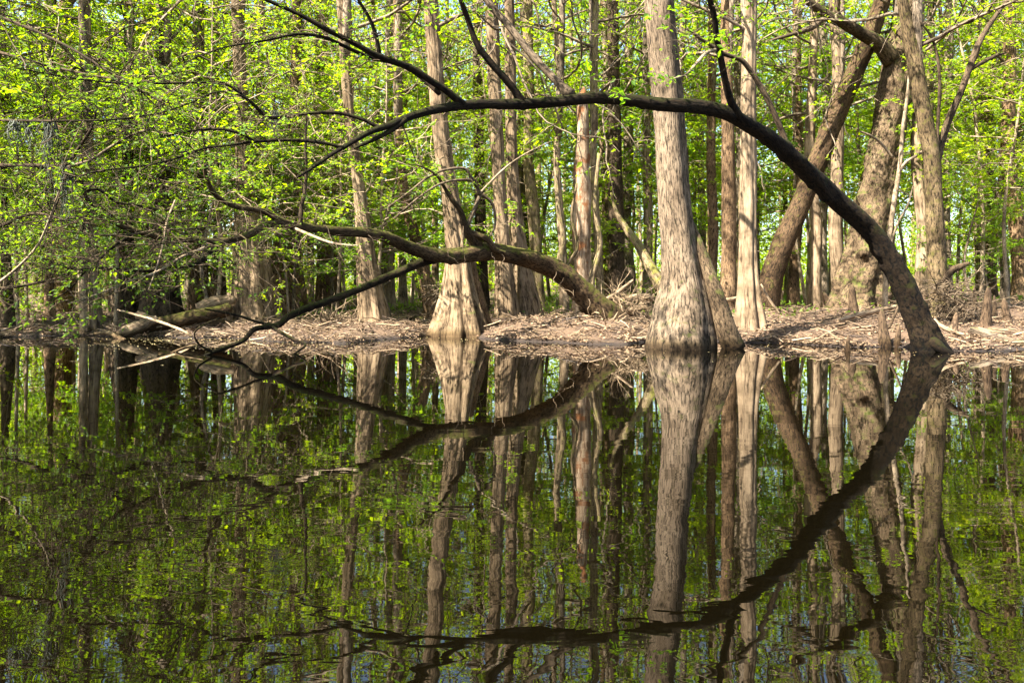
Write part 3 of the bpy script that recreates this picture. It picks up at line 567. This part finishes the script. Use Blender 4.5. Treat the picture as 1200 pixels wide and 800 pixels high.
log_branch([(562, 227, 3, 23.6), (580, 208, 2.6, 23.9), (598, 192, 2.2, 24.2), (620, 178, 1.6, 24.5), (645, 166, .8, 24.8)], mat='ptwig', tw=5)
log_branch([(345, 264, 9, 18.7), (327, 258, 8, 18.3), (312, 249, 7, 18), (298, 245, 7, 17.7), (280, 243, 6.5, 17.4), (264, 237, 6, 17.1), (252, 228, 5.5, 16.9), (244, 214, 5, 16.7), (240, 198, 4.5, 16.5), (241, 175, 4, 16.3), (236, 150, 3, 16.1)], tw=8)
log_branch([(352, 264, 6, 18.8), (353, 245, 5, 18.8), (357, 225, 4.5, 18.8), (359, 205, 4, 18.8), (358, 170, 3, 18.7), (359, 135, 2.4, 18.6)], mat='dark', tw=6)
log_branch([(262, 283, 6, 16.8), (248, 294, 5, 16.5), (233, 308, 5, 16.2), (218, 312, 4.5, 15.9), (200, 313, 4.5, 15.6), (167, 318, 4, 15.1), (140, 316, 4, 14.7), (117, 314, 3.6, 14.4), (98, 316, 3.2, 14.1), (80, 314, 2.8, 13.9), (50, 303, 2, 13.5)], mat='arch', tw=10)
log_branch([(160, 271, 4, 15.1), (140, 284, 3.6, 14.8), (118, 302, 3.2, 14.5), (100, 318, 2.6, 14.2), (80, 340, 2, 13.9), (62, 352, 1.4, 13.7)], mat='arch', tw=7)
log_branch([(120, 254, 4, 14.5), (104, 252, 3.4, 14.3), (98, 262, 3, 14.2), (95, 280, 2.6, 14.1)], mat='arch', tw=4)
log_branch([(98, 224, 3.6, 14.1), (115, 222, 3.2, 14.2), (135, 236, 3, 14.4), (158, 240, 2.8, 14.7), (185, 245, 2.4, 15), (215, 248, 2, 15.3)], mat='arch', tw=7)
log_branch([(240, 290, 3, 16.3), (215, 300, 3, 15.8), (185, 318, 2.6, 15.3), (150, 330, 2.2, 14.8), (110, 346, 1.8, 14.3), (80, 356, 1.2, 13.9)], mat='ptwig', tw=8)
log_branch([(345, 268, 4, 18.6), (390, 285, 3, 18.2), (420, 288, 2, 17.8)], mat='ptwig', tw=3)
twigs_along(logP[13:] - l0, logR, 44, 0, 1, 1.0, veg, 1, 4, .065, .05, .45)
link('twigs', veg.wood.mesh('twigs', M['twig']), log); link('foliage', veg.leaf.mesh('foliage', M['leafD'], False), log)
# upright shoots on the log
for k, (px, py, w, tx, ty, Yy) in enumerate([(661, 324, 9, 652, 200, 25.5), (668, 330, 5, 676, 215, 25.6), (697, 352, 8, 702, 180, 26)]):
    mb = MB(); q = [(px, py, w, Yy), (px - 4, py - 18, w, Yy), ((px + tx) / 2 + 4, (py + ty) / 2 + 20, w * .8, Yy), ((px + tx) / 2 - 2, (py + ty) / 2 - 20, w * .7, Yy), (tx, ty, w * .5, Yy)]
    P, R = W(q); tube(mb, P - l0, R, sides=10, n=22, rough=.05, seed=k); link('shoot', mb.mesh('shoot', M['mossy']), log)
# hanging roots and threads under the log
mb = MB()
for px, py, l in [(527, 270, 45), (543, 265, 50), (576, 296, 18), (588, 298, 14), (652, 318, 22), (660, 326, 18), (690, 350, 30), (700, 362, 26), (706, 360, 30), (672, 340, 20)]:
    Yy = 23 + (px - 527) / 60; p = at(px, py, Yy - .35); n = 5
    Q = [p + np.array([rng.normal() * .04 * k, rng.normal() * .02, -l / F * Yy * k / n]) for k in range(n + 1)]
    tube(mb, np.array(Q) - l0, np.linspace(.016, .005, n + 1), sides=5, n=9, caps=False)
link('root_threads', mb.mesh('root_threads', M['drift']), log)

# =================================================================== limbs reaching in from the left
o0 = np.array([-12.8, 15.0, 0.0]); o0[2] = 0
lt = thing('overhanging_tree', 'shaded tree beyond the left edge whose twiggy leafy limbs reach in over the water', 'tree', at(-240, 395, 15) * np.array([1, 1, 0]))
lb = np.array(lt.location); mb = MB()
tube(mb, [(0, 0, -1.0), (.1, 0, 2), (.5, .2, 5), (.7, .1, 9), (.5, 0, 14)], [.42, .3, .26, .2, .1], sides=20, n=50, flute=(5, .2, 1.5, .3), rough=.04, seed=3); link('trunk', mb.mesh('trunk', M['dark']), lt)
veg = Veg(np.random.default_rng(33))
def left_branch(pts, mat, tw, L=.9, depth=1, leaf=.068, step=.032, leafy=1, lo=.15, nch=4):
    P, R = W(pts); mb = MB(); tube(mb, P - lb, R, sides=8, n=6 * len(P), rough=.05, seed=int(pts[-1][0]) % 60); LAST[0] = link('branch', mb.mesh('branch', M[mat]), lt)
    foliate(LAST[0], P - lb, R, int(tw * 1.2), lo, L, depth, nch, leaf, step, leafy * .38, 'leafD', 'dark')
left_branch([(-225, 230, 12, 15), (-120, 205, 9, 14), (-40, 196, 7, 13.4), (0, 194, 5, 13), (40, 194, 5, 12.7), (78, 193, 4.5, 12.5), (88, 180, 4, 12.4), (98, 165, 3.4, 12.3), (109, 146, 2.6, 12.2), (113, 125, 1.6, 12.1)], 'dark', 22)
left_branch([(80, 195, 4, 12.5), (105, 188, 3.6, 12.4), (130, 172, 3, 12.3), (155, 158, 2.6, 12.2), (176, 151, 2, 12.1)], 'grey', 7)
left_branch([(82, 195, 4, 12.5), (74, 215, 3.4, 12.4), (66, 240, 2.6, 12.3), (58, 260, 2, 12.2), (52, 285, 1.2, 12.1)], 'dark', 7)
left_branch([(-225, 140, 9, 15), (-100, 142, 6, 13), (0, 141, 3.4, 11.6), (60, 142, 2.6, 11.2), (120, 141, 2, 11), (170, 138, 1.4, 10.8)], 'dark', 16)
left_branch([(-225, 330, 8, 15), (-100, 350, 6, 13.5), (-30, 350, 4, 12.5), (0, 330, 3.2, 12), (22, 312, 3, 11.8), (45, 286, 2.6, 11.6), (62, 245, 2, 11.4), (72, 215, 1.4, 11.3)], 'ptwig', 12)
left_branch([(-225, 60, 8, 15), (-80, 50, 6, 13.5), (0, 62, 4, 12.6), (60, 78, 3, 12.2), (130, 92, 2.2, 11.8), (200, 96, 1.5, 11.4)], 'dark', 18)
left_branch([(-225, 0, 8, 15), (-80, 0, 5, 13), (0, 20, 4, 12), (80, 55, 3, 11.5), (140, 92, 2.4, 11.2), (190, 120, 2, 11)], 'dark', 16)
left_branch([(-225, 260, 8, 15), (-80, 275, 6, 14), (0, 265, 4, 13.5), (40, 250, 3, 13.2), (90, 262, 2, 13)], 'dark', 18)
left_branch([(-225, 310, 8, 15), (-80, 330, 6, 14.4), (0, 338, 4, 14), (50, 330, 3, 13.8), (100, 318, 2, 13.6)], 'dark', 18)
left_branch([(205, 235, 2.5, 15), (195, 262, 2.5, 14.6), (190, 290, 2.2, 14.4), (182, 318, 1.8, 14.2), (174, 340, 1.2, 14)], 'ptwig', 4)
for k in range(62):      # leafy and bare twigs of the left corner
    px, py, Yy = rng.uniform(-60, 250), rng.uniform(190, 335), rng.uniform(12, 19)
    veg.grow(at(px, py, Yy) - lb, (rng.normal(), rng.normal() * .5, rng.normal() * .3), rng.uniform(.8, 1.5), .011, 2 if k % 3 == 0 else 1, 4, .035, .065, leafy=.15 if k % 3 == 0 else .36, wob=.4)
for k in range(46):      # long bare twigs
    px, py, Yy = rng.uniform(-40, 330), rng.uniform(120, 320), rng.uniform(11.5, 17)
    veg.grow(at(px, py, Yy) - lb, (rng.choice([-1, 1]) * rng.uniform(.5, 1), rng.normal() * .4, rng.normal() * .3), rng.uniform(1.2, 2.2), .012, 2, 3, .05, .075, leafy=.1, wob=.4)
link('twigs', veg.wood.mesh('twigs', M['dark']), lt); link('foliage', veg.leaf.mesh('foliage', M['leafD'], False), lt)
for k, (dz, rr) in enumerate([(5.5, .8), (8.5, 0.9)]):
    for me, nm in zip(CAN[k + 1], ('limbs', 'crown')): c = link(nm, me, lt, (.6, .1, dz)); c.scale = (rr, rr, rr); c.rotation_euler[2] = k * 2
# spanish moss
def spanish(px, py, Yy, w, h, n, label):
    p0 = at(px, py, Yy); mb = MB(); r = np.random.default_rng(int(px))
    for k in range(n):
        x = r.uniform(-w / 2, w / 2) / F * Yy; l = h / F * Yy * r.uniform(.35, 1) * (1 - .5 * abs(x) / (w / F * Yy)); q = np.array([x, r.normal() * .05, r.normal() * .02]); Q = [q]
        for s in range(5): q = q + np.array([r.normal() * .035, r.normal() * .03, -l / 5]); Q.append(q)
        tube(mb, np.array(Q), np.linspace(.008, .003, 6), sides=3, n=12, caps=False)
    tag(link('hanging_moss', mb.mesh('hanging_moss', M['spmoss']), None, p0), label, 'moss', 'beards of moss hanging at left')
spanish(26, 142, 11.4, 26, 45, 36, 'short wide grey moss beard hanging from the thin left branch')
spanish(57, 144, 11.3, 12, 75, 30, 'long narrow grey moss strand hanging from the thin left branch')
spanish(77, 196, 12.5, 14, 80, 28, 'grey moss strand hanging below the fork of the left limb')
spanish(320, 130, 24, 10, 40, 30, 'faint grey moss wisp hanging among leaves above the mossy log')

# =================================================================== driftwood, knees, brush
def driftlog(label, pts, mat='drift', name='driftwood_log', cat='log', sides=12, rough=.06, group='driftwood on the bank', Y=None):
    q = [(a, b, w, (Y if Y else on_ground(pts[0][0], pts[0][1])) + (r[0] if r else 0)) for a, b, w, *r in pts]
    P, R = W(q); c = P[0].copy(); mb = MB(); tube(mb, P - c, R, sides=sides, n=6 * len(P), rough=rough, seed=int(pts[0][0]) % 50)
    return tag(link(name, mb.mesh(name, M[mat]), None, c), label, cat, group), c, q
o, c, q = driftlog('thick dark mossy driftwood log lying at the left waterline', [(160, 384, 14), (185, 380, 15, .1), (215, 374, 17, .3), (245, 368, 17, .5), (270, 362, 16, .8)], 'log', Y=26.5)
mb = MB(); tube(mb, np.array([at(176, 376, 26.3), at(168, 371, 26.1), at(160, 368, 26)]) - c, [.15, .13, .12], sides=10, n=8, rough=.05); link('stub', mb.mesh('stub', M['drift']), o)
driftlog('pale bleached driftwood stub, rounded, in front of the dark mossy log', [(140, 393, 12), (150, 388, 15), (165, 382, 14, .3), (176, 376, 12, .5), (184, 374, 9, .6)], Y=25.6)
driftlog('pale curved bleached log resting on top beside the massive mossy cypress', [(232, 362, 13), (246, 355, 13, .2), (262, 352, 12, .3), (275, 351, 9, .4)], Y=27.2)
driftlog('long pale branch slanting down to the water before the dark mossy log', [(138, 363, 1.6), (160, 369, 2.6, -.3), (190, 378, 3.2, -.6), (215, 388, 3.2, -1), (225, 394, 2.4, -1.2)], Y=25, name='driftwood_branch', cat='branch')
driftlog('pale crooked driftwood branch lying on the water left of the submerged fork', [(110, 391, 3), (126, 390, 5, -.1), (140, 396, 6, -.3), (150, 402, 5, -.6)], Y=25.5, name='driftwood_branch', cat='branch')
driftlog('pale floating stick pointing right, half sunk in brown water at left', [(150, 428, 1), (175, 420, 2.6, .3), (195, 416, 3.4, .5), (215, 408, 3.2, .8), (238, 402, 2.4, 1)], Y=18.6, name='driftwood_branch', cat='branch')
driftlog('pale log lying left of the flared ribbed trunk', [(360, 363, 10), (385, 369, 12, -.3), (408, 374, 12, -.6), (420, 377, 8, -.8)], Y=31)
driftlog('fat mossy log on the bank right of the flared ribbed trunk', [(458, 377, 11), (475, 377, 12, .1), (492, 376, 11, .2), (500, 377, 7, .3)], 'log', Y=29.5)
driftlog('low pale log on the mud right below the fat mossy log', [(455, 384, 6), (472, 384, 7), (488, 382, 6, .2), (500, 379, 4, .4)], Y=28.5)
driftlog('dark stick poking out of the water below the flared ribbed trunk', [(414, 400, 4), (425, 397, 5, .1), (438, 390, 3, .4)], 'dark', Y=24.5, name='driftwood_branch', cat='branch')
driftlog('pale log on the debris heap left of the swollen trunk', [(737, 350, 8), (750, 348, 9, .2), (765, 349, 7, .4)], Y=29)
driftlog('curled pale log end on the debris heap left of the swollen trunk', [(735, 362, 8), (742, 366, 9), (749, 362, 8, .2), (752, 355, 5, .4)], Y=28)
driftlog('straight stick tilted up on the debris heap beside the mossy log foot', [(705, 354, 4), (722, 344, 5, .2), (742, 328, 3, .3)], Y=28, name='driftwood_branch', cat='branch')
driftlog('pale stick lying between the swollen and pale smooth trunks', [(842, 352, 4), (855, 351, 5), (866, 348, 3, .2)], Y=30, name='driftwood_branch', cat='branch')
driftlog('thin pale stick leaning on the right of the pale smooth trunk', [(914, 368, 3), (905, 356, 3, .1), (897, 343, 2.6, .2), (892, 333, 2, .3)], Y=26, name='driftwood_branch', cat='branch')
driftlog('long pale branch on the debris bank left of the arching foot', [(985, 375, 5), (1005, 369, 6, .5), (1028, 364, 6, 1.1), (1050, 359, 5, 1.7)], Y=25, name='driftwood_branch', cat='branch')
driftlog('thin dark stick standing tilted beside the tallest cypress knee', [(1042, 384, 2.6), (1050, 366, 3), (1056, 352, 2)], 'dark', Y=22.5, name='driftwood_branch', cat='branch')
driftlog('thin pale looping root right of the arching foot', [(1094, 374, 4), (1106, 384, 5, -.1), (1120, 390, 5, -.2), (1130, 392, 3, -.3)], Y=21, name='driftwood_branch', cat='branch')
driftlog('smooth grey root log at the right waterline', [(1136, 386, 7), (1150, 390, 11, -.1), (1166, 396, 12, -.2), (1185, 402, 12, -.3), (1206, 405, 11, -.4)], 'grey', Y=21)
driftlog('second grey root curving down behind the right waterline log', [(1158, 386, 5), (1172, 392, 6), (1190, 396, 8, .1), (1210, 398, 8, .1)], 'brown', Y=21.8)
driftlog('broken dark branch stub sticking out right of the curved mossy tree', [(1104, 330, 8), (1114, 318, 9, -.1), (1126, 312, 7, -.2), (1136, 308, 3, -.3)], 'dark', Y=25, name='driftwood_branch', cat='branch')

def knee(px, yt, yb, w, label):
    Y = on_ground(px, yb); b = at(px, yb, Y); h = (yb - yt) / F * Y; r = w / 2 / F * Y; b[2] -= .08; mb = MB()
    l = rng.normal(size=3) * r * .35
    tube(mb, [(0, 0, -.1), (0, 0, .08), (l[0] * .5, l[1] * .5, h * .45 + .08), (l[0], l[1], h * .85 + .08), (l[0] * 1.1, l[1], h + .08)], [r * 1.35, r * 1.1, r * .72, r * .5, r * .2], sides=16, n=20, flute=(4, .25, h * .7, px), rough=.07, seed=int(px) % 40)
    tag(link('cypress_knee', mb.mesh('cypress_knee', M['knee']), None, b), label, 'cypress knee', 'cypress knees on the right bank')
for a in [(1037, 363, 406, 16, 'tall pointed cypress knee at the shore just left of the arching foot'),
          (1000, 334, 367, 14, 'stout cypress knee in front of the gnarled old tree'),
          (993, 392, 412, 7, 'small dark cypress knee standing alone in the water'),
          (981, 341, 358, 8, 'short knobbly cypress knee at the left foot of the gnarled old tree'),
          (970, 342, 357, 12, 'low broad cypress knee left of the gnarled old tree'),
          (916, 340, 358, 5, 'thin post-like cypress knee below the leaning dark trunk'),
          (1180, 350, 378, 13, 'round-headed cypress knee nearest the right edge'),
          (1166, 346, 373, 7, 'slim round-headed cypress knee, second in from the right edge'),
          (1155, 336, 382, 15, 'tall thick cypress knee right of the brush tangle'),
          (1142, 336, 358, 7, 'narrow cypress knee behind the brush tangle on its right'),
          (1087, 345, 374, 10, 'cypress knee in the shade between the arch and curved mossy tree'),
          (1117, 366, 389, 11, 'stubby shaded cypress knee before the curved mossy tree'),
          (1052, 381, 404, 9, 'short blunt cypress knee tucked against the arching foot')]: knee(*a)

def brush(label, px, py, Y, w, h, n, mat, seed):
    v = Veg(np.random.default_rng(seed)); r = v.r; b = at(px, py, Y)
    for k in range(n):
        p = np.array([r.normal() * w / 2, r.normal() * w / 3, r.uniform(0, h)]); d = np.array([r.normal(), r.normal() * .6, r.normal() * .5 + .1])
        v.grow(p, d, r.uniform(.5, 1.3) * w, r.uniform(.008, .022), int(r.random() < .4), 3, .05, .1, leafy=0, wob=.3)
    tag(link('brush_pile', v.wood.mesh('brush_pile', M[mat]), None, b), label, 'brush pile', 'piles of broken twigs')
brush('dark tangle of dead twigs around the base of the curved mossy tree', 1115, 378, 24.3, .8, 1.15, 190, 'twig', 1)
brush('pale heap of broken sticks behind the foot of the mossy log', 735, 364, 28, 1.0, .45, 120, 'drift', 2)
brush('pale twig tangle on the mud left of the flared ribbed trunk', 385, 382, 27, 1.1, .3, 70, 'drift', 3)
brush('small twig tangle at the foot of the leaning brown trunk', 506, 352, 30, .45, .5, 40, 'ptwig', 4)

# litter nobody could count
def scatter(n, dmax, power, lo=-20, hi=20):
    X = rng.uniform(lo, hi, n); d = rng.random(n) ** power * dmax
    Y = shore(X) + d + .05
    k = np.sin(X * 1.9 + 1.4 * np.sin(Y * 1.7)) + np.sin(Y * 2.6 - X * .8) + np.sin(X * 4.3 + Y * 3.1) * .6 + rng.normal(size=n) * .9 > -.35
    X, Y = X[k], Y[k]; return X, Y, ground_z(X, Y)
def sticks(n):
    X, Y, Z = scatter(n, 16, 1.8); n = len(X); mb = MB()
    L = np.minimum(rng.gamma(1.6, .15, n) + .06, .62) * rng.uniform(.8, 1.1, n); az = rng.uniform(-1.6, 1.6, n) * rng.choice([.45, 1], n); tl = rng.normal(0, .24, n); r = np.clip(L * .03, .006, .022) * rng.uniform(.6, 1.5, n)
    D = np.stack([np.cos(az) * np.cos(tl), np.sin(az) * np.cos(tl), np.sin(tl)], -1) * rng.choice([-1, 1], n)[:, None]
    S = unit(np.cross(D, [0, 0, 1.0])); U = np.cross(S, D); c = np.stack([X, Y, Z + r + np.abs(D[:, 2]) * L * .4 + rng.random(n) ** 2 * .12], -1)
    th = np.arange(4) * math.pi / 2; rings = []
    for t, k in ((-.5, 1.0), (0.05, .9), (.5, .5)):
        cc = c + D * L[:, None] * t + (U * L[:, None] * rng.normal(0, .05, n)[:, None] if t == .05 else 0)
        rings.append(cc[:, None, :] + (r * k)[:, None, None] * (np.cos(th)[None, :, None] * S[:, None, :] + np.sin(th)[None, :, None] * U[:, None, :]))
    V = np.stack(rings, 1).reshape(-1, 3); Q = []
    for a in range(2):
        for j in range(4): Q.append([a * 4 + j, a * 4 + (j + 1) % 4, a * 4 + 4 + (j + 1) % 4, a * 4 + 4 + j])
    Q.append([8, 9, 10, 11]); Q.append([3, 2, 1, 0]); Q = np.array(Q)
    mb.add(V, (np.arange(n)[:, None, None] * 12 + Q[None]).reshape(-1, 4))
    tag(link('stick_litter', mb.mesh('stick_litter', M['sticks'], False)), 'pale broken sticks and driftwood crumbs strewn over the muddy bank', 'litter', kind='stuff')
sticks(16000)
def flakes(n):
    X, Y, Z = scatter(n, 30, 1.9, -26, 26); n = len(X); mb = MB()
    D = rng.normal(size=(n, 3)) * [1, 1, .35]; N = rng.normal(size=(n, 3)) * .5 + [0, 0, 1]; L = rng.uniform(.04, .11, n)
    leaf_quads(mb, np.stack([X, Y, Z + rng.random(n) * .05 + .01], -1), D, N, L, L * .6)
    tag(link('leaf_litter', mb.mesh('leaf_litter', M['leaflit'], False)), 'dry brown fallen leaves covering the bank and forest floor', 'litter', kind='stuff')
flakes(130000)
def cover():
    mb = MB()
    for x0, x1, y0, y1, n in [(14, 34, 31, 50, 26000), (-24, 30, 34, 66, 34000), (-8, 13, 28.5, 36, 3000)]:
        X = rng.uniform(x0, x1, n); Y = rng.uniform(y0, y1, n)
        k = (Y > shore(X) + 4) & (np.sin(X * .9 + 1.7 * np.sin(Y * .45)) + np.sin(Y * .8 + X * .33) + rng.normal(size=n) * .5 > .35); X = X[k]; Y = Y[k]; m_ = len(X)
        L = rng.uniform(.07, .2, m_); D = rng.normal(size=(m_, 3)) + [0, 0, .8]; N = rng.normal(size=(m_, 3)) + [0, -.3, .8]
        leaf_quads(mb, np.stack([X, Y, ground_z(X, Y) + rng.random(m_) * .28], -1), D, N, L, L * .5)
    tag(link('ground_cover', mb.mesh('ground_cover', M['grass'], False)), 'low bright green seedlings and grass on the forest floor', 'ground cover', kind='stuff')
cover()
def floaters(n):
    X = np.where(rng.random(n) < .5, rng.normal(-9, 2.5, n), rng.uniform(-12, 13, n)); Y = np.maximum(3, shore(X) - rng.gamma(1.3, 1.5, n) - .1); mb = MB(); L = rng.uniform(.03, .08, n)
    leaf_quads(mb, np.stack([X, Y, np.full(n, .006)], -1), rng.normal(size=(n, 3)) * [1, 1, 0.02], np.tile([0, 0, 1.0], (n, 1)) + rng.normal(size=(n, 3)) * .05, L, L * .6)
    tag(link('floating_leaves', mb.mesh('floating_leaves', M['float'], False)), 'specks of fallen leaves floating on the brown water at left', 'litter', kind='stuff')
floaters(1100)

# =================================================================== forest behind: saplings and slim trunks, each a thing
MARK = [(-200, 'left edge'), (105, 'twin stems'), (300, 'mossy cypress'), (437, 'flared trunk'), (540, 'fluted cypress'), (605, 'paired trunks'), (683, 'broken snag'),
        (800, 'swollen trunk'), (880, 'smooth trunk'), (1018, 'gnarled tree'), (1096, 'curved tree'), (1500, 'right edge')]
ORD = ['first', 'second', 'third', 'fourth', 'fifth', 'sixth', 'seventh', 'eighth', 'ninth', 'tenth', 'eleventh', 'twelfth', 'thirteenth', 'fourteenth', 'fifteenth', 'sixteenth', 'seventeenth', 'eighteenth', 'nineteenth', 'twentieth']
def gapname(px):
    for (a, n1), (b, n2) in zip(MARK, MARK[1:]):
        if a <= px < b: return n1, n2
    return MARK[-2][1], MARK[-1][1]
def label_row(items, desc):
    cnt = {}
    for it in sorted(items, key=lambda q: q[0]):
        g = gapname(it[0]); k = cnt.get((g, it[3]), 0); cnt[(g, it[3])] = k + 1
        yield it, f'{desc[it[3]]}, {ORD[min(k, 19)]} from left, between {g[0]} and {g[1]}'
UND.append(understory(260, H=8.5, R=4.4, nl=22, leaf=.11, step=.035, z0=.22, mat='leafA', r0=.06, flat=.5, wood='ptwig', leafy=.4, wob=.34))
UND.append(understory(261, H=10, R=4.2, nl=22, leaf=.11, step=.035, z0=.3, mat='leafA', r0=.06, flat=.5, wood='ptwig', leafy=.4, wob=.34))
# saplings (px, Y, variant, class)
sap = []
for (y0, y1, n, cl) in [(27.5, 33, 24, 0), (33, 42, 36, 1), (42, 56, 40, 2)]:
    for k in range(n):
        px = -60 + (k + rng.uniform(.1, .9)) / n * 1330; Y = rng.uniform(y0, y1)
        if px > 700 and px < 1120 and Y < 36.5: continue
        if px > 470 and px <= 700 and Y < 34: continue
        X = (px - 600) / F * Y
        if Y < shore(X) + 1.2: Y = float(shore(X)) + rng.uniform(1.5, 3)
        sap.append((px, Y, int(rng.integers(6)), cl))
for k in range(6): sap.append((rng.uniform(-70, 230), rng.uniform(27, 36), int(rng.choice([0, 1, 3, 5])), 0))
for k in range(5): sap.append((250 + 45 * k + rng.uniform(-12, 12), rng.uniform(25.5, 30), 6 + k % 2, 3))
for q in range(len(sap)):
    px, Y, v_, c_ = sap[q]; sap[q] = (px, max(Y, float(shore((px - 600) / F * Y)) + 1.5), v_, c_)
for q in [(-150, 23.6, 3, 0), (-100, 24.6, 1, 0), (-195, 22.5, 3, 0)]: sap.append(q)  # extra saplings beyond the left edge, added to shade the bank
for it, lab in label_row(sap, ['near spring-green sapling', 'mid-distance leafy sapling', 'distant leafy sapling', 'sparse twiggy sapling']):
    px, Y, v, cl = it; X = (px - 600) / F * Y
    s = rng.uniform(.85, 1.3) * (1 if cl != 2 else 1.45)
    t = thing('sapling', lab, 'sapling', (X, Y, gz(X, Y)), 'leafy saplings of the understory', rng.uniform(0, 6.28), s)
    link('stem', UND[v][0], t); link('crown', UND[v][1], t)
# slim background trees
def bgtree(seed, H, r0, wood, lean):
    v = Veg(np.random.default_rng(seed)); r = v.r; P = [(0, 0, -.4)]; x = y = 0
    for k in range(1, 8): x += r.normal() * .12 + lean; y += r.normal() * .12; P.append((x, y, H * k / 7))
    mb = MB(); R = np.array([1.45, .95, .85, .75, .65, .5, .32, .1]) * r0; tube(mb, P, R, sides=10, n=50, rough=.05, seed=seed, flute=(5, .2, 1.0, seed))
    P = np.array(P); az = 0
    for k in range(12):
        az += 2.4; t = .42 + .56 * k / 12; q = np.array([np.interp(t * H, P[:, 2], P[:, c]) for c in range(3)])
        v.grow(q, (math.cos(az), math.sin(az), .35), r.uniform(2, 4.4), .035, 2, 4, .065, .2, grav=.0, flat=.55)
    mb.V += v.wood.V; mb.Q += [q + mb.n for q in v.wood.Q]; mb.B += v.wood.B; mb.n += v.wood.n
    return mb.mesh('slim_trunk', M[wood]), v.leaf.mesh('slim_crown', M['leafC' if seed % 2 else 'leafA'], False)
BG = [bgtree(300 + k, h, r_, w_, l_) for k, (h, r_, w_, l_) in enumerate([(19, .17, 'pale', 0), (22, .2, 'mossy', .05), (18, .12, 'pale', -.08), (21, .18, 'cypress', .02), (17, .10, 'pale', .1), (23, .22, 'grey', -.03)])]
bg = []
for (y0, y1, n, cl) in [(36, 48, 28, 0), (48, 63, 44, 1)]:
    for k in range(n):
        bg.append((-40 + (k + rng.uniform(.05, .95)) / n * 1290, rng.uniform(y0, y1), int(rng.integers(len(BG))), cl))
for it, lab in label_row(bg, ['slim background tree', 'slimmer tree deeper in', 'thin distant tree']):
    px, Y, v, cl = it; X = (px - 600) / F * Y
    t = thing('tree', lab, 'tree', (X, Y, gz(X, Y)), 'slim trees deep in the wood', rng.uniform(0, 6.28), rng.uniform(.8, 1.02))
    link('trunk', BG[v][0], t); link('crown', BG[v][1], t)
# far wood as one mass
def farwood():
    lf = MB(); n = 280000
    c = 660; cx = rng.uniform(-95, 95, c); cy = 80 + 40 * rng.random(c) ** 1.6; cz = np.where(rng.random(c) < .22, rng.uniform(.5, 6, c), rng.uniform(.5, 27, c)); k = rng.integers(0, c, n)
    Pq = np.stack([cx[k] + rng.normal(size=n) * 3.2, cy[k] + rng.normal(size=n) * 3, np.maximum(.3, cz[k] + rng.normal(size=n) * 2.2)], -1)
    L = rng.uniform(.25, .5, n); leaf_quads(lf, Pq, rng.normal(size=(n, 3)), rng.normal(size=(n, 3)) * .6 + [0, 0, 1], L, L * .55)
    o = tag(link('distant_wood', lf.mesh('distant_wood', M['leafA'], False)), 'bright green mass of far-off wood filling the background', 'wood', kind='stuff')
    w = MB()
    for q in range(150):
        x, y = rng.uniform(-75, 75), rng.uniform(74, 110); r = rng.uniform(.1, .24); z = gz(x, y); lx = rng.normal() * .8
        tube(w, [(x, y, z - .4), (x + lx * .3, y, z + 6), (x + lx, y, z + rng.uniform(13, 20))], [r * 1.2, r, r * .4], sides=6, n=8, caps=False, seed=q)
    tag(link('trunks', w.mesh('trunks', M['pale']), o), kind='stuff')
farwood()

# =================================================================== light, camera, render
S = unit(np.array([-0.64, -0.46, 1.02]))
el = math.asin(S[2]); rot = math.atan2(S[0], S[1])
w = bpy.data.worlds.new('World'); scene.world = w; w.use_nodes = True; nt = w.node_tree
sky = nt.nodes.new('ShaderNodeTexSky'); sky.sky_type = 'NISHITA'; sky.sun_disc = False; sky.sun_elevation = el; sky.sun_rotation = rot; sky.dust_density = 1.5
bgn = nt.nodes['Background']; nt.links.new(sky.outputs[0], bgn.inputs[0]); bgn.inputs[1].default_value = 0.068
ld = bpy.data.lights.new('sun', 'SUN'); ld.energy = 5.0; ld.angle = math.radians(.53); ld.color = (1, .95, .86)
so = bpy.data.objects.new('sun', ld); C.objects.link(so); so.rotation_euler = Vector(-S).to_track_quat('-Z', 'Y').to_euler()
cd = bpy.data.cameras.new('camera'); cam = bpy.data.objects.new('camera', cd); C.objects.link(cam); cam.location = (0, 0, CAMH); cam.rotation_euler = (math.pi / 2, 0, 0)
cd.sensor_width = 36; cd.lens = 30; cd.shift_y = -(400 - HZ) / 1200; cd.clip_end = 3000; cd.clip_start = .05
scene.camera = cam
vs = scene.view_settings; scene.display_settings.display_device = 'sRGB'; vs.view_transform = 'Standard'; vs.look = 'None'; vs.exposure = 2.65; vs.gamma = 1; vs.use_curve_mapping = False
scene.render.engine = 'CYCLES'; cy = scene.cycles
cy.max_bounces = 7; cy.diffuse_bounces = 4; cy.glossy_bounces = 3; cy.transmission_bounces = 4; cy.transparent_max_bounces = 4
cy.use_denoising = True; cy.sample_clamp_indirect = 6; cy.caustics_reflective = False; cy.caustics_refractive = False
cy.use_adaptive_sampling = True; cy.adaptive_threshold = 0.02
